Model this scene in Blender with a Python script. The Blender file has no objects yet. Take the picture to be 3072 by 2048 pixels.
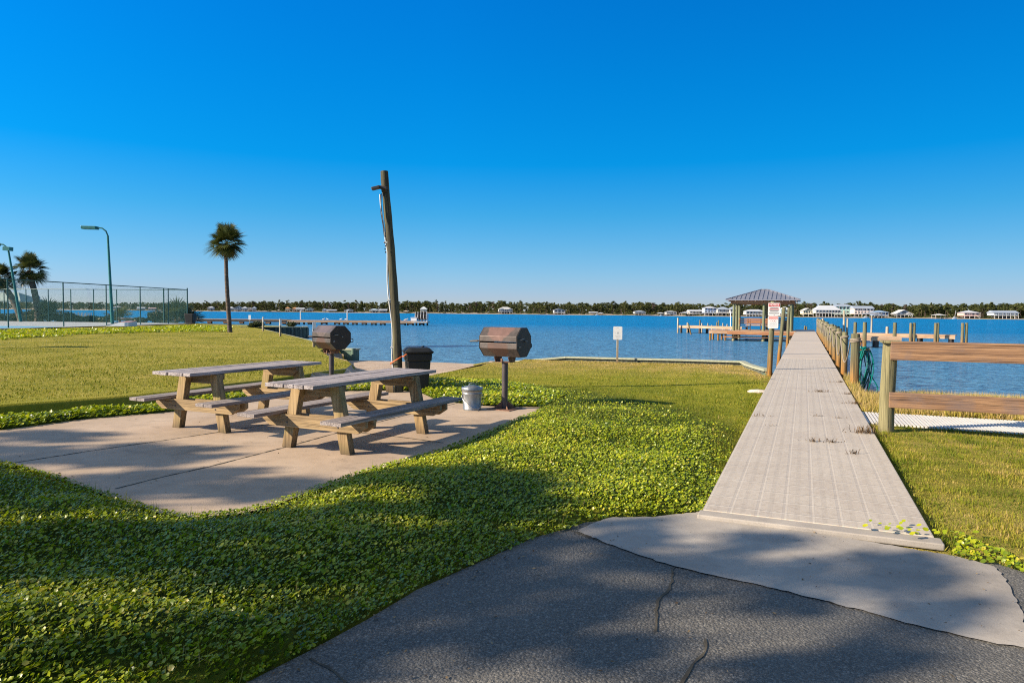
import bpy, bmesh, math, random
import numpy as np
from mathutils import Vector, Matrix, geometry
random.seed(7); rng = np.random.default_rng(11)
S = bpy.context.scene
S.cycles.filter_width = 1.1; S.cycles.use_denoising = False
COL = S.collection
R = math.radians
# ------------------------------------------------------------------ camera
F = 2048.0; PITCH = math.atan(87/F); ROLL = .009; CH = 1.56
cam_d = bpy.data.cameras.new('camera'); cam = bpy.data.objects.new('camera', cam_d); COL.objects.link(cam)
cam_d.lens = 24; cam_d.sensor_width = 36; cam_d.clip_end = 9000; cam_d.clip_start = .05
cam.matrix_world = Matrix.Translation((0, 0, CH)) @ Matrix.Rotation(R(90)-PITCH, 4, 'X') @ Matrix.Rotation(ROLL, 4, 'Z')
S.camera = cam
def P(px, py, z=0.):
    u = (px-1536)/F; v = -(py-1024)/F
    a = u*math.cos(ROLL)-v*math.sin(ROLL); b = u*math.sin(ROLL)+v*math.cos(ROLL)
    d = (a, math.cos(PITCH)+b*math.sin(PITCH), -math.sin(PITCH)+b*math.cos(PITCH))
    t = (z-CH)/d[2]
    return (d[0]*t, d[1]*t)
def X(px, y): return (px-1536)/F*y
def Z(px, py, y): return CH+(937+.009*(px-1536)-py)/F*y
# ------------------------------------------------------------------ materials
def ramp(nt, fac, stops):
    n = nt.nodes.new('ShaderNodeValToRGB'); e = n.color_ramp.elements
    while len(e) < len(stops): e.new(.5)
    for k, (p, c) in enumerate(stops):
        e[k].position = p; e[k].color = (*c, 1) if len(c) == 3 else c
    nt.links.new(fac, n.inputs[0]); return n.outputs[0]
class NT:
    def __init__(s, name):
        s.m = bpy.data.materials.new(name); s.m.use_nodes = True; s.nt = s.m.node_tree
        s.b = s.nt.nodes['Principled BSDF']; s.out = s.nt.nodes['Material Output']
    def n(s, t, **k):
        x = s.nt.nodes.new('ShaderNode'+t)
        for a, b in k.items(): setattr(x, a, b)
        return x
    def l(s, a, b): s.nt.links.new(a, b)
    def coord(s, kind='Object'):
        return s.n('TexCoord').outputs[kind]
    def mapping(s, vec, scale=(1, 1, 1), loc=(0, 0, 0), rot=(0, 0, 0)):
        m = s.n('Mapping'); s.l(vec, m.inputs[0]); m.inputs[1].default_value = loc; m.inputs[2].default_value = rot; m.inputs[3].default_value = scale
        return m.outputs[0]
    def noise(s, vec, scale=5, detail=4, rough=.55, dist=0., rnd=False):
        n = s.n('TexNoise'); n.inputs['Scale'].default_value = scale; n.inputs['Detail'].default_value = detail
        n.inputs['Roughness'].default_value = rough; n.inputs['Distortion'].default_value = dist
        s.l(vec, n.inputs['Vector'])
        if rnd:
            n.noise_dimensions = '4D'; o = s.n('ObjectInfo'); k = s.math('MULTIPLY', o.outputs['Random'], 30.); s.l(k, n.inputs['W'])
        return n.outputs[0]
    def math(s, op, a, b=None, c=None, clamp=False):
        n = s.n('Math', operation=op, use_clamp=clamp)
        for k, x in enumerate((a, b, c)):
            if x is None: continue
            if isinstance(x, (int, float)): n.inputs[k].default_value = x
            else: s.l(x, n.inputs[k])
        return n.outputs[0]
    def mix(s, fac, a, b, blend='MIX'):
        n = s.n('Mix', data_type='RGBA', blend_type=blend)
        for k, x in ((0, fac), (6, a), (7, b)):
            if isinstance(x, (int, float)): n.inputs[k].default_value = x
            elif isinstance(x, tuple): n.inputs[k].default_value = (*x, 1)
            else: s.l(x, n.inputs[k])
        return n.outputs[2]
    def bump(s, h, strength=.3, dist=.02):
        n = s.n('Bump'); n.inputs['Strength'].default_value = strength; n.inputs['Distance'].default_value = dist
        s.l(h, n.inputs['Height']); s.l(n.outputs[0], s.b.inputs['Normal']); return n
    def base(s, c):
        if isinstance(c, tuple): s.b.inputs['Base Color'].default_value = (*c, 1)
        else: s.l(c, s.b.inputs['Base Color'])
    def rough(s, v): s.b.inputs['Roughness'].default_value = v
def pbr(name, c1, c2=None, c3=None, scale=4, stretch=(1, 1, 1), rough=.7, bump=0., metal=0., detail=5, lo=.35, hi=.65, dist=.02):
    t = NT(name); c2 = c2 or tuple(x*.75 for x in c1)
    v = t.mapping(t.coord(), stretch); f = t.noise(v, scale, detail, rnd=True)
    st = [(lo, c1), (hi, c2)] if not c3 else [(lo, c1), ((lo+hi)/2, c2), (hi, c3)]
    t.base(ramp(t.nt, f, st)); t.rough(rough); t.b.inputs['Metallic'].default_value = metal
    if bump: t.bump(f, bump, dist)
    return t.m
def wood(name, ax, light, mid, dark, fine=55, crack=.5, rough=.8, blot=None, foot=0.):
    """long-grained weathered timber; ax = index of the grain axis"""
    t = NT(name); v = t.coord()
    s1 = [fine]*3; s1[ax] = fine*.03; s2 = [9]*3; s2[ax] = .9; s3 = [110]*3; s3[ax] = 1.6
    a = t.noise(t.mapping(v, tuple(s1)), 1, 5, .6, .4, True)
    b = t.noise(t.mapping(v, tuple(s2)), 1, 4, .6, .8, True)
    c = t.noise(t.mapping(v, tuple(s3)), 1, 3, .5, .2, True)
    f = t.math('ADD', t.math('MULTIPLY', a, .55), t.math('MULTIPLY', b, .45))
    col = ramp(t.nt, f, [(.36, dark), (.5, mid), (.64, light)])
    ck = ramp(t.nt, c, [(.36, (0, 0, 0)), (.44, (1, 1, 1))])
    col = t.mix(t.math('MULTIPLY', t.math('SUBTRACT', 1., ck), crack), col, tuple(x*.28 for x in dark))
    if blot:
        q = t.noise(v, 3.5, 4, .6, .3, True)
        col = t.mix(ramp(t.nt, q, [(.48, (0, 0, 0)), (.68, (.75, .75, .75))]), col, blot)
    if foot:                                         # damp stain creeping up from the ground
        zz = t.n('SeparateXYZ'); t.l(v, zz.inputs[0]); g = t.n('MapRange'); t.l(t.math('SUBTRACT', zz.outputs[2], t.math('MULTIPLY', t.math('SUBTRACT', a, .5), foot*2.5)), g.inputs[0]); g.inputs[1].default_value = foot; g.inputs[2].default_value = .0; g.inputs[4].default_value = .8
        col = t.mix(g.outputs[0], col, tuple(x*.45 for x in dark))
    t.base(col); t.rough(rough)
    t.bump(t.math('ADD', f, t.math('MULTIPLY', ck, .6)), .55, .012)
    return t.m
def pilewood(name, top, low, dark, z0, z1, extra=None):
    """round pile: greenish treated wood, rusty tide stain below"""
    t = NT(name); v = t.coord()
    a = t.noise(t.mapping(v, (26, 26, .9)), 1, 5, .6, .5, True); b = t.noise(t.mapping(v, (60, 60, 1.2)), 1, 3, .5, .3, True)
    z = t.n('SeparateXYZ'); t.l(v, z.inputs[0])
    g = t.n('MapRange'); t.l(t.math('ADD', z.outputs[2], t.math('MULTIPLY', t.math('SUBTRACT', a, .5), .9)), g.inputs[0])
    g.inputs[1].default_value = z0; g.inputs[2].default_value = z1
    c = t.mix(g.outputs[0], low, top)
    c = t.mix(ramp(t.nt, a, [(.4, (.8, .8, .8)), (.58, (0, 0, 0))]), c, dark)
    c = t.mix(ramp(t.nt, b, [(.36, (.8, .8, .8)), (.44, (0, 0, 0))]), c, tuple(x*.3 for x in dark))
    t.base(c); t.rough(.85); t.bump(t.math('ADD', a, b), .5, .012); return t.m
m_tabletop = wood('grey_weathered_wood', 0, (.50, .45, .46), (.33, .29, .29), (.13, .11, .11), crack=.8)
m_tabseat = wood('grey_seat_wood', 0, (.42, .37, .35), (.27, .23, .22), (.10, .08, .08), crack=.8)
m_leg = wood('yellowed_leg_wood', 2, (.42, .30, .16), (.29, .195, .09), (.13, .085, .045), 40, .65, blot=(.22, .18, .055), foot=.16)
m_beam = wood('yellowed_beam_wood', 1, (.42, .31, .17), (.29, .20, .10), (.14, .095, .05), 40, .65)
m_rail = wood('brown_rail_wood', 0, (.36, .215, .12), (.235, .13, .07), (.09, .052, .042), 52, .55, blot=(.155, .11, .10))
m_fpost = wood('green_post_wood', 2, (.29, .255, .135), (.185, .165, .08), (.085, .08, .045), 40, .6)
m_pole = wood('pole_wood', 2, (.13, .125, .06), (.065, .058, .03), (.02, .016, .011), 24, .75)
m_pile = pilewood('pile_wood', (.165, .16, .085), (.32, .135, .016), (.06, .056, .032), .1, .75)
m_pile2 = pilewood('dock_pile_wood', (.19, .175, .10), (.29, .135, .028), (.075, .065, .038), .1, .9)
m_pilegrey = pilewood('grey_pile_wood', (.42, .38, .31), (.40, .25, .09), (.17, .15, .11), .0, .6)
m_gpost = pilewood('pavilion_post_wood', (.18, .20, .115), (.30, .24, .12), (.10, .11, .06), -.8, .4)
m_deckwood = wood('dock_timber', 0, (.52, .40, .30), (.40, .26, .16), (.22, .12, .07), 14, .3)
m_dockfascia = wood('dock_fascia', 0, (.42, .22, .10), (.32, .14, .06), (.16, .07, .04), 10, .3)
m_darkwood = pbr('dark_wet_timber', (.035, .03, .028), (.06, .05, .045), scale=3, rough=.8)
m_bulk = pbr('pale_bulkhead_cap', (.36, .38, .28), (.27, .29, .21), (.43, .42, .34), scale=3, stretch=(1, 6, 6), rough=.85, bump=.2)
m_bulkw = wood('bulkhead_wall', 2, (.16, .18, .13), (.09, .10, .08), (.035, .04, .035), 14, .4)
m_teal = pbr('teal_treated_wood', (.10, .17, .13), (.06, .10, .08), scale=3, stretch=(5, 5, .6), rough=.8, bump=.2)
m_white = pbr('white_paint', (.80, .80, .80), (.72, .72, .73), scale=8, rough=.5)
m_plastic = pbr('black_bin_plastic', (.005, .006, .008), (.008, .009, .011), scale=6, rough=.6)
m_galv = pbr('galvanised_steel', (.36, .37, .38), (.22, .235, .25), (.45, .45, .45), scale=11, stretch=(1, 1, .5), rough=.38, metal=.75, bump=.06)
m_orange = pbr('orange_strap', (.62, .13, .02), (.5, .09, .015), scale=30, rough=.6)
m_hose = pbr('green_hose_rubber', (.0, .17, .15), (.0, .11, .11), scale=20, rough=.3)
m_rope = pbr('weathered_rope', (.34, .29, .23), (.18, .15, .12), scale=90, rough=.9, bump=.4, dist=.004)
m_rust = pbr('rusty_steel', (.22, .10, .055), (.13, .07, .05), (.30, .16, .10), scale=14, rough=.8, bump=.15)
m_ped = pbr('dark_steel_tube', (.075, .06, .06), (.05, .042, .045), scale=12, rough=.45)
m_conduit = pbr('white_conduit', (.62, .63, .62), (.5, .5, .48), scale=12, rough=.4)
m_metal = pbr('standing_seam_metal', (.26, .265, .31), (.215, .22, .26), scale=1.5, rough=.38, metal=.35)
m_fence = pbr('green_fence_paint', (.018, .09, .085), (.025, .105, .10), scale=8, rough=.45)
m_lamp = pbr('teal_lamp_paint', (.01, .16, .15), (.012, .11, .11), scale=5, rough=.4)
m_blackbody = pbr('black_steel', (.018, .016, .016), (.035, .024, .02), scale=9, rough=.55)
m_glass = pbr('dark_window_glass', (.03, .045, .06), (.05, .065, .08), scale=1, rough=.1)
def hoodmat(name, patch, zc):
    t = NT(name); v = t.coord()
    a = t.noise(v, 9, 6, .65, .4, True); b = t.noise(t.mapping(v, (14, 14, 3)), 1, 4)
    c = ramp(t.nt, a, [(.38, (.06, .05, .047)), (.6, (.10, .08, .073))])
    g = t.n('TexGradient', gradient_type='SPHERICAL'); t.l(t.mapping(v, (1/.33, 1/.5, 1/.24), (0, 0, -zc/.24)), g.inputs[0])
    k = t.math('ADD', g.outputs[0], t.math('MULTIPLY', t.math('SUBTRACT', b, .5), .35))
    msk = ramp(t.nt, k, [(.22, (0, 0, 0)), (.30, (1, 1, 1))])
    c = t.mix(t.math('MULTIPLY', msk, .85), c, ramp(t.nt, a, [(.35, patch), (.65, tuple(x*.6 for x in patch))]))
    t.base(c); t.rough(.42); t.b.inputs['Metallic'].default_value = .15; t.bump(a, .08, .01); return t.m
m_hood = hoodmat('rusted_hood_steel', (.22, .125, .105), 1.25); m_hood2 = hoodmat('scorched_hood_steel', (.15, .112, .108), 1.3)
m_boxlow = hoodmat('rusted_firebox_steel', (.12, .062, .045), 1.03)
# ------------------------------------------------------------------ mesh builder
class MB:
    def __init__(s): s.v = []; s.f = []; s.mi = []
    def add(s, vs, fs, mi=0):
        o = len(s.v); s.v += [tuple(v) for v in vs]; s.f += [tuple(i+o for i in f) for f in fs]; s.mi += [mi]*len(fs)
    def box(s, c, d, rot=None, mi=0):
        x, y, z = (k/2 for k in d); vs = [Vector((a*x, b*y, e*z)) for e in (-1, 1) for b in (-1, 1) for a in (-1, 1)]
        if rot is not None: vs = [rot @ v for v in vs]
        s.add([v+Vector(c) for v in vs], [(0, 2, 3, 1), (4, 5, 7, 6), (0, 1, 5, 4), (2, 6, 7, 3), (0, 4, 6, 2), (1, 3, 7, 5)], mi)
    def beam(s, a, b, w, h, up=(0, 0, 1), mi=0):
        a = Vector(a); b = Vector(b); t = (b-a).normalized(); u = Vector(up); l = t.cross(u)
        if l.length < 1e-4: l = t.cross(Vector((1, 0, 0)))
        l.normalize(); u = l.cross(t)
        vs = [p+l*(i*w/2)+u*(j*h/2) for p in (a, b) for i, j in ((-1, -1), (1, -1), (1, 1), (-1, 1))]
        s.add(vs, [(0, 1, 2, 3), (7, 6, 5, 4), (0, 4, 5, 1), (1, 5, 6, 2), (2, 6, 7, 3), (3, 7, 4, 0)], mi)
    def tube(s, pts, rad, n=8, mi=0, cap=True, flat=1.):
        pts = [Vector(p) for p in pts]; k = len(pts); rad = [rad]*k if isinstance(rad, (int, float)) else rad
        vs = []; prev = None
        for i, p in enumerate(pts):
            t = (pts[min(i+1, k-1)]-pts[max(i-1, 0)]).normalized()
            if prev is None:
                l = t.cross(Vector((0, 0, 1)))
                if l.length < .05: l = t.cross(Vector((0, 1, 0)))
            else: l = prev-t*prev.dot(t)
            l.normalize(); prev = l; u = l.cross(t)
            vs += [p+(l*math.cos(2*math.pi*j/n)+u*math.sin(2*math.pi*j/n)*flat)*rad[i] for j in range(n)]
        fs = [(i*n+j, i*n+(j+1) % n, (i+1)*n+(j+1) % n, (i+1)*n+j) for i in range(k-1) for j in range(n)]
        if cap: fs += [tuple(range(n))[::-1], tuple(range((k-1)*n, k*n))]
        s.add(vs, fs, mi)
    def lathe(s, prof, n=24, c=(0, 0, 0), mi=0, cap=True):
        vs = [(c[0]+r*math.cos(2*math.pi*j/n), c[1]+r*math.sin(2*math.pi*j/n), c[2]+z) for r, z in prof for j in range(n)]
        k = len(prof); fs = [(i*n+j, i*n+(j+1) % n, (i+1)*n+(j+1) % n, (i+1)*n+j) for i in range(k-1) for j in range(n)]
        if cap: fs += [tuple(range(n))[::-1], tuple(range((k-1)*n, k*n))]
        s.add(vs, fs, mi)
    def prism(s, poly, a, b, mi=0):
        """poly: list of 3-D points at one end, extruded by vector b-a"""
        n = len(poly); d = Vector(b)-Vector(a); q = [Vector(p)+Vector(a) for p in poly]
        s.add(q+[p+d for p in q], [tuple(range(n))[::-1], tuple(range(n, 2*n))]+[(i, (i+1) % n, n+(i+1) % n, n+i) for i in range(n)], mi)
    def build(s, name, mats, parent=None, smooth=False, bevel=0., loc=None, fix=True):
        me = bpy.data.meshes.new(name); me.from_pydata(s.v, [], s.f)
        for m in (mats if isinstance(mats, (list, tuple)) else [mats]): me.materials.append(m)
        if len(me.materials) > 1: me.polygons.foreach_set('material_index', s.mi)
        if fix:
            bm = bmesh.new(); bm.from_mesh(me); bmesh.ops.recalc_face_normals(bm, faces=bm.faces); bm.to_mesh(me); bm.free()
        if smooth: me.polygons.foreach_set('use_smooth', [True]*len(me.polygons)); me.set_sharp_from_angle(angle=R(40))
        me.update(); return link(name, me, parent, bevel, loc)
def link(name, me, parent=None, bevel=0., loc=None):
    o = bpy.data.objects.new(name, me); COL.objects.link(o); o.parent = parent
    if loc is not None: o.location = loc
    if bevel:
        m = o.modifiers.new('bevel', 'BEVEL'); m.width = bevel; m.segments = 2; m.limit_method = 'ANGLE'; m.angle_limit = R(40)
    return o
def tag(o, label=None, cat=None, group=None, kind=None):
    for k, v in (('label', label), ('category', cat), ('group', group), ('kind', kind)):
        if v: o[k] = v
    return o
def thing(name, label, cat, loc=(0, 0, 0), rz=0., group=None):
    o = bpy.data.objects.new(name, None); COL.objects.link(o); o.location = loc; o.rotation_euler = (0, 0, rz); o.empty_display_size = .2
    return tag(o, label, cat, group)
def copy_tree(o, parent=None):
    c = o.copy(); COL.objects.link(c); c.parent = parent
    for ch in [x for x in bpy.data.objects if x.parent == o]: copy_tree(ch, c)
    return c
def dup(o, label, loc, rz=0., scale=None):
    c = copy_tree(o); c['label'] = label; c.location = loc; c.rotation_euler = (0, 0, rz)
    if scale: c.scale = (scale,)*3
    return c
def npmesh(name, V, Fq, mat, tint=None, parent=None):
    """V (n,3), Fq (m,k) -> one mesh object, optional per-vertex tint"""
    me = bpy.data.meshes.new(name); n = len(V); m, k = Fq.shape
    me.vertices.add(n); me.vertices.foreach_set('co', V.astype(np.float32).ravel())
    me.loops.add(m*k); me.loops.foreach_set('vertex_index', Fq.astype(np.int32).ravel())
    me.polygons.add(m); me.polygons.foreach_set('loop_start', np.arange(0, m*k, k, dtype=np.int32))
    me.update(calc_edges=True)
    if tint is not None:
        a = me.attributes.new('tint', 'FLOAT', 'POINT'); a.data.foreach_set('value', tint.astype(np.float32))
    for mm in (mat if isinstance(mat, list) else [mat]): me.materials.append(mm)
    return link(name, me, parent)
def smooth(x, a, b):
    t = np.clip((x-a)/(b-a), 0, 1); return t*t*(3-2*t)
def inside(poly, x, y):
    poly = np.asarray(poly); r = np.zeros(np.shape(x), bool); n = len(poly)
    for i in range(n):
        x0, y0 = poly[i]; x1, y1 = poly[(i+1) % n]
        c = ((y0 > y) != (y1 > y)) & (x < (x1-x0)*(y-y0)/((y1-y0) or 1e-12)+x0); r ^= c
    return r
def segdist(pts, x, y, closed=False):
    d = np.full(np.shape(x), 1e9); n = len(pts)
    for i in range(n if closed else n-1):
        x0, y0 = pts[i]; x1, y1 = pts[(i+1) % n]; dx = x1-x0; dy = y1-y0
        t = np.clip(((x-x0)*dx+(y-y0)*dy)/(dx*dx+dy*dy+1e-12), 0, 1)
        d = np.minimum(d, np.hypot(x-x0-t*dx, y-y0-t*dy))
    return d
def sdist(poly, x, y): return segdist(poly, x, y, True)*np.where(inside(poly, x, y), -1, 1)
# ------------------------------------------------------------------ ground plan
WATER = -.6
PATIO = [P(*p, z) for *p, z in [(0, 1290, 0), (250, 1257, 0), (527, 1233, 0), (774, 1195, 0), (1029, 1173, 0), (1190, 1170, 0), (1259, 1176, 0), (1300, 1195, 0), (1370, 1208, 0), (1450, 1217, 0), (1625, 1221, 0),
    (1590, 1240, .05), (1540, 1254, .045), (1470, 1282, .055), (1400, 1312, .055), (1300, 1347, .055), (1200, 1370, .055), (1100, 1397, .055), (1000, 1432, .055), (900, 1465, .055), (800, 1502, .055), (720, 1517, .055), (640, 1525, .055), (560, 1530, .055), (470, 1515, .055), (400, 1490, .055), (330, 1468, .055), (240, 1440, .055), (150, 1408, .055), (60, 1380, .055), (0, 1372, .055)]]+[(-6.6, 6.6), (-9.5, 6.4), (-9.5, 8.3)]
APRON = [P(*p, .045) for p in [(1735, 1586), (1780, 1560), (1832, 1544), (1960, 1542), (2105, 1526), (2300, 1563), (2560, 1608), (2845, 1655), (2900, 1668), (2985, 1690), (3015, 1722), (3050, 1790), (3085, 1880), (3140, 1960), (3072, 1929), (2960, 1910), (2842, 1884), (2744, 1862), (2660, 1838), (2581, 1818), (2450, 1786), (2346, 1760), (2250, 1738), (2160, 1720), (2080, 1703), (2010, 1684), (1954, 1666), (1890, 1645), (1823, 1621)]]
ASPH = [P(*p, .02) for p in [(735, 2048), (930, 1950), (1100, 1858), (1250, 1768), (1400, 1702), (1500, 1657), (1600, 1612), (1700, 1585), (1760, 1565)]]+[P(2105, 1545, .02), P(2838, 1680, .02), P(2990, 1688, .02), P(3090, 1722, .02), P(3300, 1800, .02)]+[(6, 2.2), (9, -6), (-6, -6), (-2.6, 1.2)]
T = Vector((.3932, .9194)); N = Vector((.9194, -.3932)); WW = 1.535
W0 = Vector((1.48, 5.2))
def wz(s): return .06+.16*max(0, s)/53
def wp(s, u): q = W0+T*s+N*u; return (q.x, q.y)
WALK = [wp(-.06, -.02), wp(60, -.02), wp(60, WW+.02), wp(-.06, WW+.02)]
MAT0 = Vector((5.62, 10.72)); MAT = [MAT0+N*-.15, MAT0+N*6, MAT0+N*6-T*1.22, MAT0+N*-.15-T*1.22]; MAT = [(q.x, q.y) for q in MAT]
BANK = [(-30, 3.2), (-17, 4.6), (-12, 7.1), (-9.6, 8.9), (-7.8, 10.4), (-6.9, 11.4), (-6, 12.4), (-5.5, 13.9), (-4.75, 16), (-4.37, 18), (-4.55, 19.5), (-4.95, 20.7), (-6.0, 22.6), (-7.0, 25), (-7.35, 28.5), (-7.4, 40)]
LOWER = BANK+[(60, 40), (60, 3.2)]
LANDL = [(-7.3, 29.4), (-7.5, 27.8), (-7.95, 28.2), (-9.6, 32.4), (-17.9, 48.4), (-19.5, 51), (-16.2, 52.9), (-17, 54.4), (-21.5, 57.4), (-30, 64), (-45, 68), (-62, 72), (-120, 84), (-120, -10)]
BA = (.12, 28.2); BB = (8.43, 24.9); BC = (6.8, 18.25)
COAST_R = [(6.8, 18.25), (9.0, 18.0), (11.4, 17.3), (14, 15.5), (20, 12), (40, 5), (60, -8)]
LAND = [(70, -10), (66, -3), (42, 8), (22, 15), (15.5, 18.6), (12.2, 20.4), (9.6, 21), (7.2, 19.4), BC, BB, BA, (.15, 31.6), (-3, 32.6), (-7.2, 33.2)]+LANDL
COVEX = [-7, -4.8, -2.9, -1.46, .1]; COVEY = [29.8, 29.3, 28.9, 28.2, 28.1]
G_FORE = [P(*p, z) for *p, z in [(-300, 1395, .055), (0, 1372, .055), (150, 1408, .055), (330, 1468, .055), (470, 1515, .055), (560, 1530, .055), (720, 1517, .055), (900, 1465, .055), (1100, 1397, .055), (1300, 1347, .055), (1470, 1282, .055), (1590, 1240, .05), (1625, 1222, 0), (1450, 1217, 0), (1300, 1195, 0), (1259, 1172, 0), (1330, 1160, 0), (1500, 1140, 0), (1700, 1160, .055), (1850, 1180, .055), (2080, 1225, .05), (2240, 1290, .05), (2190, 1400, .05), (2125, 1525, .05), (1832, 1540, .05), (1735, 1583, .03), (1500, 1657, .03), (1250, 1768, .02), (930, 1950, .02), (735, 2048, .02)]]+[(-2.6, 1.2), (-5, .8), (-9, 2)]
def zland(x, y):
    x = np.asarray(x, float); y = np.asarray(y, float)
    left = smooth(-x, 3, 18)*smooth(y, 12, 36)
    z = .02+.2*left
    z = z-.36*smooth(y, 13, 28)*smooth(x, -7, -2)
    z += .055*np.exp(-(((x-1.5)/1.9)**2+((y-9.9)/2.2)**2))
    z += .02*np.sin(x*1.3+y*.7)*np.sin(y*.9-x*.4)
    # foreground mound of ground cover
    z += .06*smooth(-sdist(G_FORE, x, y), 0, .6)*smooth(12-y, 0, 3)*(.8+.5*np.sin(x*2.3+1.1*y)*np.sin(y*2.9-x))
    # low track: swale beside the patio and sand ramp to the cove
    bd = segdist(BANK, x, y); low = inside(LOWER, x, y)
    zs = np.interp(y, [6, 12, 18, 26, 29, 33], [-.22, -.2, -.26, -.42, -.56, -.8])
    dp = sdist(PATIO, x, y)
    edge = [(-3.4, 13.2), (-3.0, 15), (-2.5, 18), (-1.6, 22), (-.4, 26), (.3, 29), (.4, 36), (-60, 36), (-60, 2), (-9.5, 7.8)]
    near = smooth(dp, .15, 1.15); wl = smooth(-sdist(edge, x, y), -.9, .5)
    lowz = z*(1-near*wl)+zs*near*wl
    bank_in = np.where(low, lowz+(z+.07-lowz)*smooth(.16-bd, 0, .16), z+.07*smooth(bd, -.1, .3)*0+.06)
    z = np.where((x < -1) & (y > 2), bank_in, z)
    # right-hand beach
    cr = segdist(COAST_R, x, y); yr = np.interp(x, [c[0] for c in COAST_R], [c[1] for c in COAST_R])
    d = np.where(y < yr, cr, -cr)
    z = np.where((x > 6.9) & ((x-1.48) > (y-5.2)*.4277+.4), np.minimum(z, -.6+.085*d+.04*smooth(d, 0, 1)), z)
    # cove beach
    yc = np.interp(x, COVEX, COVEY); wc = (x > -7.4) & (x < .5) & low
    z = np.where(wc & (y > yc-2), np.minimum(z, -.6+.06*(yc-y)), z)
    # keep below the paved sheets
    hard = np.minimum(np.minimum(sdist(PATIO, x, y), sdist(ASPH, x, y)), np.minimum(sdist(APRON, x, y), np.minimum(sdist(WALK, x, y), sdist(MAT, x, y)+.02)))
    k = smooth(hard, 0, .1)
    onwalk = sdist(WALK, x, y) < .1
    zz = np.where(k < 1, np.minimum(z, -.05), z)*(1-k)+z*k
    zz = np.where(onwalk, np.minimum(z-.02, .0), zz)
    return zz
def pts_in(x0, x1, y0, y1, st):
    a, b = np.meshgrid(np.arange(x0, x1, st), np.arange(y0, y1, st)); a = a.ravel(); b = b.ravel()
    return np.c_[a+rng.uniform(-.22, .22, a.shape)*st, b+rng.uniform(-.22, .22, b.shape)*st]
def sheet(name, outer, mat, zfun, pts=None, kind='structure', parent=None, attrs=None, label=None):
    outer = np.array(outer, float); n = len(outer); vs = [tuple(p) for p in outer]
    if pts is not None and len(pts):
        k = inside(outer, pts[:, 0], pts[:, 1]) & (segdist(outer, pts[:, 0], pts[:, 1], True) > .03); vs += [tuple(p) for p in pts[k]]
    r = geometry.delaunay_2d_cdt([Vector(v) for v in vs], [], [list(range(n))], 1, 1e-5)
    q = np.array([(v.x, v.y) for v in r[0]]); z = zfun(q[:, 0], q[:, 1])
    me = bpy.data.meshes.new(name); me.from_pydata(np.c_[q, z].tolist(), [], r[2])
    bm = bmesh.new(); bm.from_mesh(me); bmesh.ops.recalc_face_normals(bm, faces=bm.faces)
    if sum(f.normal.z for f in bm.faces) < 0: bmesh.ops.reverse_faces(bm, faces=bm.faces)
    bm.to_mesh(me); bm.free()
    me.polygons.foreach_set('use_smooth', [True]*len(me.polygons)); me.materials.append(mat)
    if attrs:
        for an, fn in attrs.items():
            a = me.attributes.new(an, 'FLOAT', 'POINT'); a.data.foreach_set('value', fn(q[:, 0], q[:, 1]).astype(np.float32))
    o = link(name, me, parent)
    if kind: o['kind'] = kind
    if label: o['label'] = label
    return o
def const(z): return lambda x, y: np.full(np.shape(x), z)
# cover masks (0..1): how green, how dry
STRIP = [P(*p, -.05) for p in [(-200, 1262), (0, 1250), (200, 1222), (400, 1205), (560, 1190), (774, 1172), (900, 1160), (1029, 1150), (1190, 1150), (1280, 1150)]]
def green(x, y):
    x = np.asarray(x, float); g = smooth(-sdist(G_FORE, x, y), -.5, .6)
    dp = sdist(PATIO, x, y); g = np.maximum(g, smooth(1.2-dp, 0, .5)*(y > 7.5))
    return np.clip(g+.25*smooth(.9-np.abs((x-1.48)-(y-5.2)*.4277+.3), 0, .8)*smooth(y, 5, 6)*smooth(18-y, 0, 8)*0, 0, 1)
def dry(x, y):
    x = np.asarray(x, float); y = np.asarray(y, float)
    d = smooth(y, 15, 24)*smooth(x, -3, 0)*.8
    yr = np.interp(x, [c[0] for c in COAST_R], [c[1] for c in COAST_R])
    d = np.maximum(d, smooth(x, 5.5, 6.5)*smooth(y, 10.2, 11)*1.)
    d = np.maximum(d, .62*((x-1.48) > (y-5.2)*.4277+1.5)*(y < 10.2))
    d = np.maximum(d, .30*smooth(-x, 2, 6)*smooth(y, 9, 14))
    return d
# ------------------------------------------------------------------ ground materials
def lawn_mat():
    t = NT('lawn_soil_and_turf'); v = t.coord()
    ga = t.n('Attribute', attribute_name='green').outputs['Fac']; da = t.n('Attribute', attribute_name='dry').outputs['Fac']
    n1 = t.noise(v, .55, 5, .6, .3); n2 = t.noise(t.mapping(v, (9, 9, 9)), 1, 6, .7); n3 = t.noise(t.mapping(v, (60, 60, 60)), 1, 3, .6)
    f = t.math('ADD', t.math('MULTIPLY', n1, .5), t.math('ADD', t.math('MULTIPLY', n2, .3), t.math('MULTIPLY', n3, .2)))
    turf = ramp(t.nt, f, [(.36, (.13, .15, .012)), (.5, (.25, .245, .022)), (.64, (.36, .30, .05))])
    dr = ramp(t.nt, f, [(.36, (.19, .145, .035)), (.52, (.36, .26, .09)), (.66, (.47, .35, .16))])
    gr = ramp(t.nt, f, [(.4, (.03, .05, .006)), (.6, (.08, .11, .015))])
    c = t.mix(t.math('MULTIPLY', da, t.math('ADD', t.math('MULTIPLY', n1, .9), .35), clamp=True), turf, dr); c = t.mix(ga, c, gr)
    t.base(c); t.rough(.95); t.b.inputs['Specular IOR Level'].default_value = .1
    t.bump(t.math('ADD', n2, t.math('MULTIPLY', n3, .7)), .9, .05); return t.m
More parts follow.
